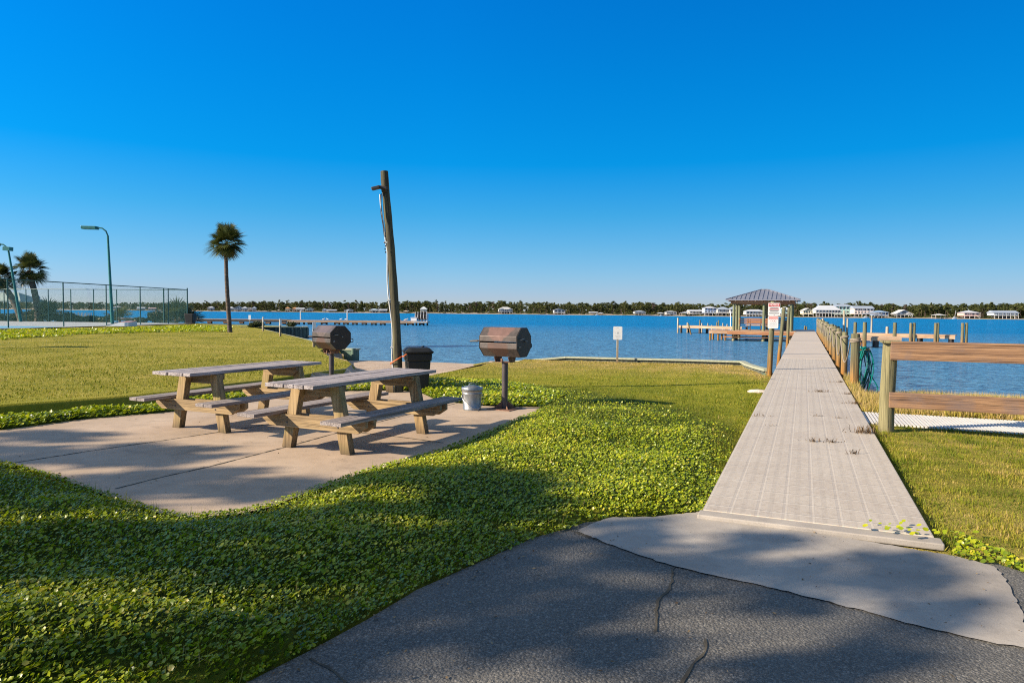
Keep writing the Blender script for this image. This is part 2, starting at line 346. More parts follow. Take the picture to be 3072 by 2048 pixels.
def concrete(name, c1, c2, c3, streak=None):
    t = NT(name); v = t.coord(); a = t.noise(v, .9, 6, .6, .3); b = t.noise(v, 60, 4, .7); d = t.noise(v, 7, 5, .6)
    f = t.math('ADD', t.math('MULTIPLY', a, .6), t.math('ADD', t.math('MULTIPLY', d, .25), t.math('MULTIPLY', b, .15)))
    c = ramp(t.nt, f, [(.36, c1), (.5, c2), (.62, c3)])
    sp = ramp(t.nt, t.noise(v, 150, 2, .5), [(.30, (.55, .55, .55)), (.40, (1, 1, 1))]); c = t.mix(.6, c, sp, 'MULTIPLY')
    st = ramp(t.nt, t.noise(v, 1.7, 5, .65, .8), [(.56, (0, 0, 0)), (.72, (.45, .45, .45))]); c = t.mix(st, c, tuple(x*.55 for x in c1))
    t.base(c); t.rough(.85); t.bump(t.math('ADD', b, d), .18, .006); return t.m
def asphalt():
    t = NT('worn_asphalt'); v = t.coord()
    vo = t.n('TexVoronoi'); vo.inputs['Scale'].default_value = 68; t.l(t.mapping(v, (1, 1, .2)), vo.inputs['Vector'])
    sx = t.n('SeparateColor'); t.l(vo.outputs['Color'], sx.inputs[0])
    v2 = t.n('TexVoronoi'); v2.inputs['Scale'].default_value = 150; t.l(t.mapping(v, (1, 1, .2)), v2.inputs['Vector']); s2 = t.n('SeparateColor'); t.l(v2.outputs['Color'], s2.inputs[0])
    big = t.noise(v, .7, 5, .6); fine = t.noise(v, 260, 2, .6)
    stone = ramp(t.nt, sx.outputs[0], [(.42, (.055, .052, .048)), (.66, (.14, .132, .122)), (.88, (.25, .236, .218)), (.975, (.44, .41, .37))])
    core = ramp(t.nt, vo.outputs['Distance'], [(.25, (1, 1, 1)), (.5, (.25, .25, .25))])
    c = t.mix(1., stone, core, 'MULTIPLY'); c = t.mix(.42, c, ramp(t.nt, s2.outputs[0], [(.35, (.035, .033, .03)), (.7, (.15, .142, .13)), (.93, (.42, .40, .36))])); c = t.mix(.45, c, ramp(t.nt, fine, [(.4, (.045, .043, .04)), (.66, (.24, .228, .21))]))
    c = t.mix(ramp(t.nt, big, [(.42, (0, 0, 0)), (.64, (.35, .35, .35))]), c, (.20, .19, .175))
    t.base(c); t.rough(.82); t.bump(t.math('SUBTRACT', t.math('MULTIPLY', fine, .6), vo.outputs['Distance']), .7, .008); return t.m
def sandmat(name, a=(.40, .30, .22), b=(.52, .42, .33), c=(.28, .20, .14)):
    t = NT(name); v = t.coord(); f = t.noise(t.mapping(v, (1, 2.5, 1)), 1.1, 7, .65, .5); g = t.noise(v, 40, 3)
    t.base(t.mix(.25, ramp(t.nt, f, [(.35, c), (.5, a), (.65, b)]), ramp(t.nt, g, [(.3, c), (.7, b)]))); t.rough(.95); t.bump(t.math('ADD', f, g), .5, .03); return t.m
def watermat():
    t = NT('lake_water'); v = t.coord()
    a = t.noise(t.mapping(v, (.55, 1.5, 1), rot=(0, 0, R(8))), 1., 3, .55, .6); b = t.noise(t.mapping(v, (2.2, 5.5, 1), rot=(0, 0, R(-6))), 1., 3, .6, .4)
    w = t.noise(t.mapping(v, (.03, .07, 1)), 1., 3, .5); sh = t.noise(t.mapping(v, (.05, .16, 1)), 1., 4, .5, .3)
    pos = t.n('SeparateXYZ'); t.l(v, pos.inputs[0])
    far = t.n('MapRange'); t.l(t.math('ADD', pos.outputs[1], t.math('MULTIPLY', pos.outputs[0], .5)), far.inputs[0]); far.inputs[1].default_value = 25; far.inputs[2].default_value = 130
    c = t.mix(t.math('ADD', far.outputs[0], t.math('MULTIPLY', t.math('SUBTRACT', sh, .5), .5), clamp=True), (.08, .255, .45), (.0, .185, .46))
    bp = t.n('Bump'); bp.inputs['Strength'].default_value = 1.; bp.inputs['Distance'].default_value = .62; t.l(t.math('ADD', t.math('MULTIPLY', a, 1.), t.math('MULTIPLY', b, .40)), bp.inputs['Height'])
    df = t.n('BsdfDiffuse'); gl = t.n('BsdfGlossy'); gl.inputs['Roughness'].default_value = .1; t.l(c, df.inputs['Color'])
    for x in (df, gl): t.l(bp.outputs[0], x.inputs['Normal'])
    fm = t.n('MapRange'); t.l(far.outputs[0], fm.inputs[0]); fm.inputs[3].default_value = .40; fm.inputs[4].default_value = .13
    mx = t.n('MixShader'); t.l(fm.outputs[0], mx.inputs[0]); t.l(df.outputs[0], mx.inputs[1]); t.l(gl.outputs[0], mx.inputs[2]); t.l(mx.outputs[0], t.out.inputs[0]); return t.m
m_lawn = lawn_mat(); m_patio = concrete('patio_concrete', (.31, .235, .17), (.40, .305, .225), (.46, .355, .265))
m_apron = concrete('apron_concrete', (.25, .225, .20), (.34, .305, .27), (.41, .37, .325)); m_sand = sandmat('cove_sand'); m_sandpale = sandmat('pale_sand', (.62, .55, .48), (.72, .66, .6), (.5, .42, .35))
m_joint = pbr('joint_dirt', (.045, .038, .028), (.09, .075, .05), scale=9, rough=.95); m_asph = asphalt(); m_water = watermat()
# ------------------------------------------------------------------ setting
gp = np.concatenate([pts_in(-9.5, 9, 1.5, 14, .13), pts_in(-9, -3.5, 14, 30, .22), pts_in(-16, -9.5, 2, 12, .3), pts_in(-3.5, 16, 14, 34, .5), pts_in(9, 20, 2, 14, .6), pts_in(-30, -9, 12, 60, 1.1), pts_in(-118, 66, -9, 1.4, 4), pts_in(-118, -30, 2, 82, 4), pts_in(20, 60, -6, 12, 4)])
bk = []
for (xa_, ya_), (xb_, yb_) in zip(BANK[2:-2], BANK[3:-1]):
    L_ = math.hypot(xb_-xa_, yb_-ya_); nx_, ny_ = (yb_-ya_)/L_, -(xb_-xa_)/L_
    for q in range(int(L_/.10)):
        f_ = (q+random.uniform(.2, .8))*.10/L_; bk += [(xa_+(xb_-xa_)*f_+nx_*o_, ya_+(yb_-ya_)*f_+ny_*o_) for o_ in (-.22, -.08, -.01, .05, .11, .17, .28)]
bk = np.array(bk); gp = np.concatenate([gp[segdist(BANK, gp[:, 0], gp[:, 1]) > .3], bk])
sheet('lawn', LAND, m_lawn, zland, gp, attrs={'green': green, 'dry': dry})
SAND = [(-4.2, 13.6), (-3.35, 14.2), (-3.0, 15.5), (-2.5, 18), (-1.9, 21), (-1.0, 24.4), (-.1, 27.3), (.0, 31), (-7.1, 32.5), (-7.2, 26), (-6.2, 22.9), (-5.1, 21), (-4.6, 19.6), (-4.4, 18.1), (-4.75, 16.2)]
sheet('beach', SAND, m_sand, lambda x, y: zland(x, y)+.012, pts_in(-8, 1, 13, 33, .3))
SANDR = [(7.6, 17.9), (9.2, 17.1), (11.2, 16.2), (13.4, 14.4), (16, 12.6), (22, 9.6), (40, 2.9), (41, 7), (22, 14), (15, 17.5), (11.6, 19), (9.2, 19.6)]
sheet('beach', SANDR, m_sandpale, lambda x, y: zland(x, y)+.014, pts_in(7, 41, 2, 20, .4))
pat = sheet('patio', PATIO, m_patio, const(0.))
sheet('asphalt_pavement', ASPH, m_asph, const(.02), pts_in(-6, 8, -5, 6, .6))
AP2 = []
for a_, b_ in zip(APRON, APRON[1:]+APRON[:1]):
    k_ = max(1, int(math.hypot(b_[0]-a_[0], b_[1]-a_[1])/.035)); AP2 += [(a_[0]+(b_[0]-a_[0])*q/k_+random.gauss(0, .006), a_[1]+(b_[1]-a_[1])*q/k_+random.gauss(0, .006)) for q in range(k_)]
sheet('concrete_apron', AP2, m_apron, const(.028), pts_in(.3, 6, 2, 6, .3))
def strips(name, lines, width, z, mat, parent, jag=.0):
    mb = MB()
    for ln in lines:
        q = []
        for (a, b) in zip(ln[:-1], ln[1:]):
            k = max(2, int(math.hypot(b[0]-a[0], b[1]-a[1])/.05)); q += [(a[0]+(b[0]-a[0])*i/k, a[1]+(b[1]-a[1])*i/k) for i in range(k)]
        q.append(ln[-1]); n = len(q); vs = []
        for i, p in enumerate(q):
            a = q[max(0, i-1)]; b = q[min(n-1, i+1)]; dx = b[0]-a[0]; dy = b[1]-a[1]; L = math.hypot(dx, dy) or 1; w = width*random.uniform(.45, 1.25)/2; o = random.gauss(0, jag)
            vs += [(p[0]-dy/L*(w+o), p[1]+dx/L*(w+o), z), (p[0]+dy/L*(w-o), p[1]-dx/L*(w-o), z)]
        mb.add(vs, [(2*i, 2*i+1, 2*i+3, 2*i+2) for i in range(n-1)])
    return mb.build(name, mat, parent)
pj = lambda L, z=0.: [P(*p, z) for p in L]
strips('expansion_joint', [pj([(345, 1466), (480, 1432), (625, 1400), (863, 1339), (1008, 1299), (1180, 1254), (1378, 1207)]), pj([(1075, 1297), (1200, 1311), (1330, 1328)]), pj([(10, 1393), (280, 1351), (510, 1318), (760, 1280), (920, 1250)]), pj([(895, 1248), (1000, 1262), (1085, 1298)])], .022, .004, m_joint, pat, .002)
asp = bpy.data.objects['asphalt_pavement']
strips('crack', [pj([(2026, 1674), (2030, 1700), (2016, 1722), (2010, 1766), (1985, 1790), (1970, 1818), (1974, 1860), (1967, 1896)], .02), pj([(2114, 1916), (2118, 1940), (2111, 1968), (2085, 1990), (2058, 2027), (2040, 2060)], .02), pj([(1700, 1588), (1800, 1625), (1900, 1655), (2000, 1690), (2060, 1705), (2160, 1716)], .02), pj([(930, 1975), (980, 2000), (1040, 2048)], .02)], .014, .0245, m_joint, asp, .006)
ap = bpy.data.objects['concrete_apron']
strips('edge_gap', [pj([(1737, 1588), (1823, 1623), (1890, 1647), (1954, 1668), (2010, 1686), (2080, 1705), (2160, 1722), (2250, 1740), (2346, 1762), (2450, 1788), (2581, 1820), (2660, 1840), (2744, 1864), (2842, 1886), (2960, 1912), (3072, 1931)], .028)], .045, .0245, m_joint, ap, .010)
b = MB(); p0 = wp(-.073, -.02); p1 = wp(-.073, WW+.04)
b.beam((*p0, .033), (*p1, .033), .14, .046); b.build('walkway_sill', m_apron, None, bevel=.008)['kind'] = 'structure'
# water to the horizon
wv = np.array([(-1700, 10, WATER), (1150, 10, WATER), (1150, 1380, WATER), (-1700, 1380, WATER)], float)
tag(npmesh('lake_water', wv, np.array([[0, 1, 2, 3]]), m_water), kind='structure')
# ------------------------------------------------------------------ picnic tables
def picnic(label, loc, rz):
    t = thing('picnic_table', label, 'picnic table', loc, rz, 'picnic tables on the patio')   # local X along the table
    L = 2.36; H = .78
    top = MB()
    for k in range(5):
        top.box((random.uniform(-.012, .012), -.276+k*.138, H-.02+random.uniform(-.002, .002)), (L, .127, .04))
    top.build('tabletop', m_tabletop, t, bevel=.004)
    for sy in (-1, 1):
        b = MB()
        for k in (-1, 1): b.box((random.uniform(-.02, .02), sy*.60+k*.072, .43-.02+random.uniform(-.001, .001)), (L+.06, .137, .04))
        b.build('seat', m_tabseat, t, bevel=.004)
    for sx in (-1, 1):
        for sy in (-1, 1):
            b = MB(); a0 = Vector((0, 0, 0)); a1 = Vector((0, -sy*.155, H-.045))
            vs = []
            for z, p in ((0, a0), (1, a1)):
                for i, j in ((-1, -1), (1, -1), (1, 1), (-1, 1)): vs.append((p.x+i*.045, p.y+j*.068, p.z))
            b.add(vs, [(3, 2, 1, 0), (4, 5, 6, 7), (0, 1, 5, 4), (1, 2, 6, 5), (2, 3, 7, 6), (3, 0, 4, 7)])
            b.build('leg', m_leg, t, bevel=.006, loc=(sx*.735, sy*.425, 0))
        for dx in (-.069, .069):                     # paired seat bearers clasp the legs
            b = MB(); y = .74
            poly = [(0, -y, .388), (0, y, .388), (0, y, .32), (0, y-.11, .25), (0, -y+.11, .25), (0, -y, .32)]
            b.prism(poly, (sx*.735+dx-.022, 0, 0), (sx*.735+dx+.022, 0, 0)); b.build('seat_bearer', m_beam, t, bevel=.004)
        for sy in (-1, 1):
            for zz in (.30, .36): b = MB(); b.tube([(sx*.735-.096, sy*.365, zz), (sx*.735+.096, sy*.365, zz)], .011, 8); b.build('bolt', m_ped, t)
        b = MB(); poly = [(0, -.33, .738), (0, .33, .738), (0, .33, .68), (0, .25, .60), (0, -.25, .60), (0, -.33, .68)]
        b.prism(poly, (sx*.735-sx*.069-.022, 0, 0), (sx*.735-sx*.069+.022, 0, 0)); b.build('top_bearer', m_beam, t, bevel=.004)
    return t
ANG = math.atan2(.898, .44)
picnic('weathered picnic table on the patio nearer the galvanised pail', (-1.84, 8.24, 0), ANG)
picnic('weathered picnic table on the patio beside the lawn, farther from the pail', (-3.72, 9.49, 0), ANG+.015)
# ------------------------------------------------------------------ pedestal grills
def octo(r):
    a = r/math.cos(math.pi/8); return [(0, a*math.cos(math.pi/8+k*math.pi/4), a*math.sin(math.pi/8+k*math.pi/4)) for k in range(8)]
def grill(label, loc, n_e, zc, hood, lowm):
    rz = math.atan2(n_e[1], n_e[0])                  # local X along the drum, towards its open-air end; local -Y is the front
    g = thing('pedestal_grill', label, 'grill', loc, rz, 'pedestal grills around the patio'); r = .235; hl = .34
    o = octo(r); h = zc
    up = [(0, y, z) for _, y, z in o if z > 0]; up = sorted(up, key=lambda p: math.atan2(p[2], p[1]))
    m = MB(); poly = [(0, r, .012)]+up+[(0, -r, .012)]
    m.prism(poly, (-hl, 0, h), (hl, 0, h)); ho = m.build('hood', hood, g, bevel=.004)
    m = MB(); lo = sorted([(0, y, z) for _, y, z in o if z < 0], key=lambda p: math.atan2(p[2], p[1]))
    poly = [(0, -r*.99, -.012)]+lo+[(0, r*.99, -.012)]
    m.prism(poly, (-hl+.006, 0, h), (hl+.004, 0, h)); fb = m.build('firebox', lowm, g, bevel=.004)
    for sx in (-1, 1):                               # end plates, slightly proud
        m = MB(); m.prism([(0, y*.985, z*.985) for _, y, z in o], (sx*(hl+.004), 0, h), (sx*(hl+.010), 0, h)); m.build('end_plate', m_blackbody, g)
    m = MB(); m.tube([(hl+.012, -.16, h+.045), (hl+.045, -.16, h+.05), (hl+.05, -.08, h+.06), (hl+.012, -.06, h+.06)], .007, 6); m.build('latch', m_galv, g); m = MB(); m.tube([(hl+.01, .02, h+.02), (hl+.05, .02, h+.02)], .012, 8)
    m.build('hinge_pin', m_galv, g); m = MB(); m.tube([(hl+.012, -.17, h-.075), (hl+.04, -.15, h-.07)], .01, 6); m.build('stop_bolt', m_galv, g)
    m = MB(); m.tube([(-hl, -.2, h+.02), (-hl-.06, -.2, h+.012)], .011, 6); m.tube([(-hl-.05, -.2, h+.012), (-hl-.2, -.205, h+.004)], [.018, .013], 8); m.build('handle', m_blackbody, g)
    m = MB(); y = r+.02; m.tube([(hl-.02, r-.01, h-.02), (hl-.02, r+.06, h-.03), (hl-.02, r+.065, h-.085), (hl-.02, r+.0, h-.10)], .009, 6); m.build('rear_handle', m_blackbody, g); m = MB(); m.tube([(-hl+.02, r-.01, h-.02), (-hl+.02, r+.06, h-.03), (-hl+.02, r+.065, h-.085), (-hl+.02, r, h-.10)], .009, 6); m.build('rear_handle', m_blackbody, g)
    m = MB(); zb = h-r
    for sx in (-1, 1):
        m.prism([(0, -.13, zb-.002), (0, .13, zb-.002), (0, .085, zb-.085), (0, -.085, zb-.085)], (sx*.13-.004, 0, 0), (sx*.13+.004, 0, 0))
    m.box((0, 0, zb-.088), (.27, .18, .006)); m.tube([(0, -.1, zb-.03), (0, -.1, zb-.085)], .018, 8); m.build('bracket', m_rust, g)
    m = MB(); m.lathe([(.05, .012), (.05, zb-.092)], 20); m.build('pedestal', m_ped, g, smooth=True)
    m = MB(); m.box((0, 0, .006), (.42, .42, .012))
    for k in range(4):
        a = k*math.pi/2+math.pi/4; c, s = math.cos(a), math.sin(a); q = [Vector((c*.05, s*.05, .012)), Vector((c*.2, s*.2, .012)), Vector((c*.05, s*.05, .13))]; d = Vector((-s, c, 0))*.004
        m.add([p-d for p in q]+[p+d for p in q], [(0, 1, 2), (5, 4, 3), (0, 3, 4, 1), (1, 4, 5, 2), (2, 5, 3, 0)])
    m.build('base_plate', m_rust, g)
    return g
grill('octagonal covered grill with a red rusted hood, standing beside the galvanised pail', (-.11, 11.0, 0), (.866, -.5), 1.085, m_hood, m_boxlow)
grill('octagonal covered grill with a dull brown hood, standing behind the picnic tables', (-3.64, 13.75, -.12), (.713, -.70), 1.15, m_hood2, m_boxlow)
# ------------------------------------------------------------------ galvanised pail
pl = thing('pail', 'small galvanised ash pail with lid on the patio by the grill', 'pail', (*P(1416, 1228), 0), R(20))
PR = .162; m = MB(); m.lathe([(PR*.86, 0), (PR*.9, .004), (PR*.9, .03), (PR*.885, .034), (PR*.98, .262), (PR*1.02, .268), (PR*.99, .276), (PR*1.0, .30), (PR*1.03, .306), (PR*1.03, .316)], 40); m.build('body', m_galv, pl, smooth=True)
m = MB(); m.lathe([(PR*1.06, .322), (PR*1.07, .352), (PR*1.03, .362), (PR*.98, .364), (PR*.94, .354), (PR*.8, .362), (PR*.74, .374), (PR*.5, .38), (PR*.44, .388), (PR*.05, .392)], 40); ld = m.build('lid', m_galv, pl, smooth=True)
m = MB(); m.tube([(-.05, 0, .386), (-.045, 0, .415), (0, 0, .424), (.045, 0, .415), (.05, 0, .386)], .008, 8); m.build('handle', m_galv, ld)
m = MB(); m.tube([(math.cos(a)*(PR+.012), -math.sin(a)*.06-(PR+.0)*math.sin(a), .225-.19*math.sin(a)) for a in [math.pi*k/14 for k in range(15)]], .0045, 6); m.build('bail', m_galv, pl)
for sx in (-1, 1): m = MB(); m.box((sx*PR*1.0, 0, .225), (.014, .04, .035)); m.build('ear', m_galv, pl)
# ------------------------------------------------------------------ leaning utility pole, strap, wheeled bin
bx, by = P(1197, 1178, -.02)
po = thing('utility_pole', 'tall leaning weathered timber pole rising behind the picnic tables', 'pole', (bx, by, -.05))
pts = [(0, 0, 0), (-.06, .02, 1.3), (-.17, .04, 2.8), (-.30, .05, 4.24)]
mb = MB(); q = []
for k in range(25):
    z = 4.3*k/24; q.append((float(np.interp(z, [p[2] for p in pts], [p[0] for p in pts])), float(np.interp(z, [p[2] for p in pts], [p[1] for p in pts])), z))
mb.tube(q, [.091-.018*k/24+.003*math.sin(k*1.7) for k in range(25)], 20); mb.build('pole', m_pole, po, smooth=True)
m = MB(); cq = []
for k in range(22):
    z = 3.85*k/21; off = .096-.016*k/21+.02*math.sin(k*.7)*(k > 3)+.02*(k > 15); cq.append((q[min(24, int(z/4.3*24))][0]-off, q[min(24, int(z/4.3*24))][1]-.04, z))
m.tube(cq, .0145, 8)
for k in (5, 10, 16): m.box(cq[k], (.07, .05, .025))
m.build('conduit', m_conduit, po, smooth=True)
m = MB(); m.tube([(-.34, -.04, 3.86), (-.345, -.06, 3.5), (-.30, -.075, 3.25), (-.275, -.085, 3.05)], .009, 6)
for k in range(7): m.box((-.255+random.uniform(-.015, .015), -.08, 3.1-.06*k), (.02, .02, .03))
m.build('cable', m_blackbody, po)
m = MB(); m.box((-.30, -.09, 3.96), (.16, .08, .06), Matrix.Rotation(R(8), 3, 'Y')); m.tube([(-.29, -.02, 3.9), (-.29, -.08, 3.96)], .05, 10); m.box((-.43, -.11, 3.95), (.16, .12, .055), Matrix.Rotation(R(-14), 3, 'Y')); fl = m.build('floodlight', m_blackbody, po, bevel=.01)
# bin
bn = thing('wheeled_bin', 'tall black wheeled bin strapped to the leaning pole', 'bin', (bx+.33, by+.20, -.03), R(16)); bn.scale = (.88, .88, .9)
def taper(m, z0, z1, a0, a1, y0=None, y1=None, mi=0):
    y0 = y0 or a0; y1 = y1 or a1
    m.add([(i*a0, j*y0, z0) for i, j in ((-1, -1), (1, -1), (1, 1), (-1, 1))]+[(i*a1, j*y1, z1) for i, j in ((-1, -1), (1, -1), (1, 1), (-1, 1))], [(3, 2, 1, 0), (4, 5, 6, 7), (0, 1, 5, 4), (1, 2, 6, 5), (2, 3, 7, 6), (3, 0, 4, 7)], mi)
m = MB(); taper(m, .04, .70, .20, .255, .22, .28); taper(m, .70, .86, .272, .285, .297, .31); taper(m, .86, .90, .30, .30, .33, .33); m.build('body', m_plastic, bn, bevel=.025)
m = MB(); prof = []
vs = []; nx = 9
for j in range(nx):
    x = -.315+.63*j/(nx-1)
    for i in range(nx):
        y = -.35+.70*i/(nx-1); e = min(1, (1-abs(x)/.315)*3.2)*min(1, (1-abs(y)/.35)*3.2); vs.append((x, y, .905+.085*math.sin(e*math.pi/2)))
fs = [(j*nx+i, j*nx+i+1, (j+1)*nx+i+1, (j+1)*nx+i) for j in range(nx-1) for i in range(nx-1)]
m.add(vs, fs); m.box((0, 0, .9), (.62, .69, .03)); m.tube([(.1, -.1, .985), (.14, 0, 1.01), (.1, .1, .985)], .018, 8); m.build('lid', m_plastic, bn, smooth=True, bevel=.008)
for sx in (-1, 1):
    m = MB(); m.tube([(sx*.2-.03, .24, .12), (sx*.2+.03, .24, .12)], .12, 18); m.build('wheel', m_blackbody, bn, smooth=True)
m = MB()
sz = .66; pc = q[4]
ring = []
for k in range(27):
    a = R(60+k*240/26); ring.append((bx+pc[0]+math.cos(a)*.135-.01, by+pc[1]+math.sin(a)*.13, sz-.05+.05*math.sin(a*1.0+.4)))
end = ring[-1]
m.tube([(bx+.22, by-.02, .80), (bx+.18, by-.1, .755), (bx+.11, by-.12, .70)]+[(bx+pc[0]+math.cos(R(a))*.135, by+pc[1]+math.sin(R(a))*.135, .63+.085*math.cos(R(a))) for a in range(-40, -200, -12)]+[(bx+pc[0]-.14, by+.06, .56)], .014, 6, flat=.7)
tag(m.build('bungee_strap', m_orange, None, smooth=True), 'orange bungee strap looped round the leaning pole and the black bin', 'strap')
m = MB(); m.box((0, 0, .09), (.14, .05, .22), Matrix.Rotation(R(-6), 3, 'Y')); tag(m.build('wooden_stake', m_leg, None, bevel=.004, loc=(bx-.16, by-.12, -.02)), 'short pale wooden stake against the foot of the leaning pole', 'stake')
# ------------------------------------------------------------------ signs on posts
def panel(m, w, h, t=.006, r=.03, c=(0, 0, 0)):
    pts = []
    for cx, cz, a0 in ((w/2-r, h/2-r, 0), (-w/2+r, h/2-r, 90), (-w/2+r, -h/2+r, 180), (w/2-r, -h/2+r, 270)):
        pts += [(cx+r*math.cos(R(a0+k*22.5)), 0, cz+r*math.sin(R(a0+k*22.5))) for k in range(5)]
    m.prism(pts, (c[0], c[1]-t/2, c[2]), (c[0], c[1]+t/2, c[2]))
m_ink = pbr('sign_ink', (.22, .22, .24), scale=3); m_red = pbr('sign_red', (.50, .035, .04), (.58, .09, .09), scale=18, rough=.5); m_pink = pbr('faded_red_print', (.70, .30, .28), (.75, .42, .40), scale=18, rough=.5)
m_sgrey = pbr('faded_print', (.52, .53, .55), scale=3)
def signpost(label, px, pybase, z, pytop, wpx, hpx, rz=0., name='sign_post', lean=0., marks=False, pw=.075):
    x, y = P(px, pybase, z); zt = Z(px, pytop, y); s = thing(name, label, 'sign', (x, y, z-.1), rz)
    w = wpx/F*y; h = hpx/F*y; H = zt-z+.1
    m = MB(); m.box((lean*.5, .03, H*.5-.03), (pw, .05, H-.06)); p_ = m.build('post', m_pilegrey, s, bevel=.004)
    m = MB(); panel(m, w, h, .008, min(w, h)*.12, (0, 0, H-h/2)); pn = m.build('sign_panel', m_white, s)
    if marks:
        m = MB(); c = H-h*.48; m.beam((-w*.12, -.0055, c-w*.12), (w*.12, -.0055, c+w*.12), .004, .012, (0, 0, 1)); m.beam((-w*.12, -.0055, c+w*.12), (w*.12, -.0055, c-w*.12), .004, .012)
        for k in range(3): m.box((0, -.0055, H-h*(.68+.07*k)), (w*(.6-.1*k), .003, .008))
        for q in (.1, .93): e = MB(); e.box((0, -.0055, H-h*q), (.014, .004, .014)); e.build('bolt', m_ped, pn)
        m.build('lettering', m_sgrey, pn)
    return s
signpost('white rounded sign on a thin post at the bulkhead beside the red rusted grill', 1852, 1083, -.26, 979, 27, 40, .0, marks=True)
signpost('small white sign facing us on the lawn beside the palm and the far pier', 749, 976, .2, 945, 7, 14, 0)
signpost('white sign seen nearly edge-on on the post at the upper end of the cove bulkhead', 790, 997, .18, 949, 5, 17, R(62), pw=.1)
signpost('white sign seen edge-on on the lower post along the cove bulkhead', 842, 1011, .16, 955, 7, 22, R(58), pw=.1)
signpost('curved white sign on a post just behind the brown grill', 943, 1050, .0, 965, 10, 22, R(35), pw=.1)
signpost('small white sign standing behind the hedge and chain-link fence', 325, 968, .2, 940, 4, 16, 0)
# ------------------------------------------------------------------ bulkheads
def wallrun(name, label, pts, capw, capm, wallm, zb=-1.6, ribs=0., cat='bulkhead', side=1):
    t = thing(name, label, cat, (*pts[0][:2], 0)); o = Vector((pts[0][0], pts[0][1], 0)); m = MB(); w = MB()
    for a, b_ in zip(pts[:-1], pts[1:]):
        a = Vector(a)-o; b_ = Vector(b_)-o; d = (b_-a).normalized()
        m.beam(a-d*.03, b_+d*.03, capw, .07)
        a2 = a.copy(); b2 = b_.copy(); n = Vector((d.y, -d.x, 0)).normalized()*side
        za, zc = a.z-.037, b_.z-.037
        q = [a2+n*.03, b2+n*.03, b2-n*.03, a2-n*.03]
        w.add([(p.x, p.y, zb) for p in q]+[(q[0].x, q[0].y, za), (q[1].x, q[1].y, zc), (q[2].x, q[2].y, zc), (q[3].x, q[3].y, za)], [(3, 2, 1, 0), (4, 5, 6, 7), (0, 1, 5, 4), (1, 2, 6, 5), (2, 3, 7, 6), (3, 0, 4, 7)])
    m.build('cap', capm, t, bevel=.006); w.build('wall', wallm, t)
    if ribs:
        for a, b_ in zip(pts[:-1], pts[1:]):
            a = Vector(a)-o; b_ = Vector(b_)-o; d = (b_-a).normalized(); n = Vector((d.y, -d.x, 0)).normalized()*side; L = (b_-a).length
            for k in range(int(L/ribs)+1):
                p = a+d*min(L, k*ribs)+n*.14; r = MB(); r.tube([(p.x, p.y, zb), (p.x, p.y, p.z-.06)], .10, 8); r.build('pile', m_bulkw, t, smooth=True)
    return t
wallrun('bulkhead', 'pale timber bulkhead edging the lawn at the water behind the white sign', [(x_, y_, float(zland(x_-.25, y_-.35))+.125) for x_, y_ in ((.2, 28.2), (2.2, 27.4), (4.2, 26.6), (6.4, 25.7), (8.43, 24.9), (7.9, 22.8), (7.4, 20.6), (6.95, 18.5))], .22, m_bulk, m_bulkw)
wallrun('bulkhead', 'timber bulkhead with white-edged cap running down the left lawn to the cove', [(-7.35, 29.3, -.06), (-7.95, 28.2, .0), (-9.6, 32.4, .1), (-17.9, 48.4, .22)], .34, m_bulk, m_bulkw, side=1)
wallrun('jetty_wall', 'dark ribbed timber jetty wall across the cove below the far pier', [(-20.4, 51.3, .28), (-16.0, 52.9, .28), (-16.6, 54.6, .28)], .4, m_bulk, m_bulkw, ribs=.62, side=1)
wallrun('bulkhead', 'low bulkhead with white cap along the far lawn edge before the far pier', [(-16.7, 54.8, .24), (-21.5, 57.4, .24), (-30, 64, .24), (-45, 68, .24), (-62, 72, .24)], .4, m_bulk, m_bulkw)
m = MB(); m.box((0, 0, -.55), (.75, .5, .9)); bx_ = m.build('walls', m_teal, None, bevel=.01)
rt = thing('bulkhead_box', 'small square teal timber bulkhead end standing in the cove sand', 'bulkhead', (-7.0, 29.2, 0), R(-20)); bx_.name = 'box'; bx_.parent = rt
m = MB(); m.box((0, 0, -.07), (.85, .58, .06)); m.build('cap', m_bulk, rt, bevel=.008)
m = MB(); m.tube([(.42, -.26, -1.2), (.42, -.26, -.02)], .09, 10); m.build('pile', m_teal, rt, smooth=True)
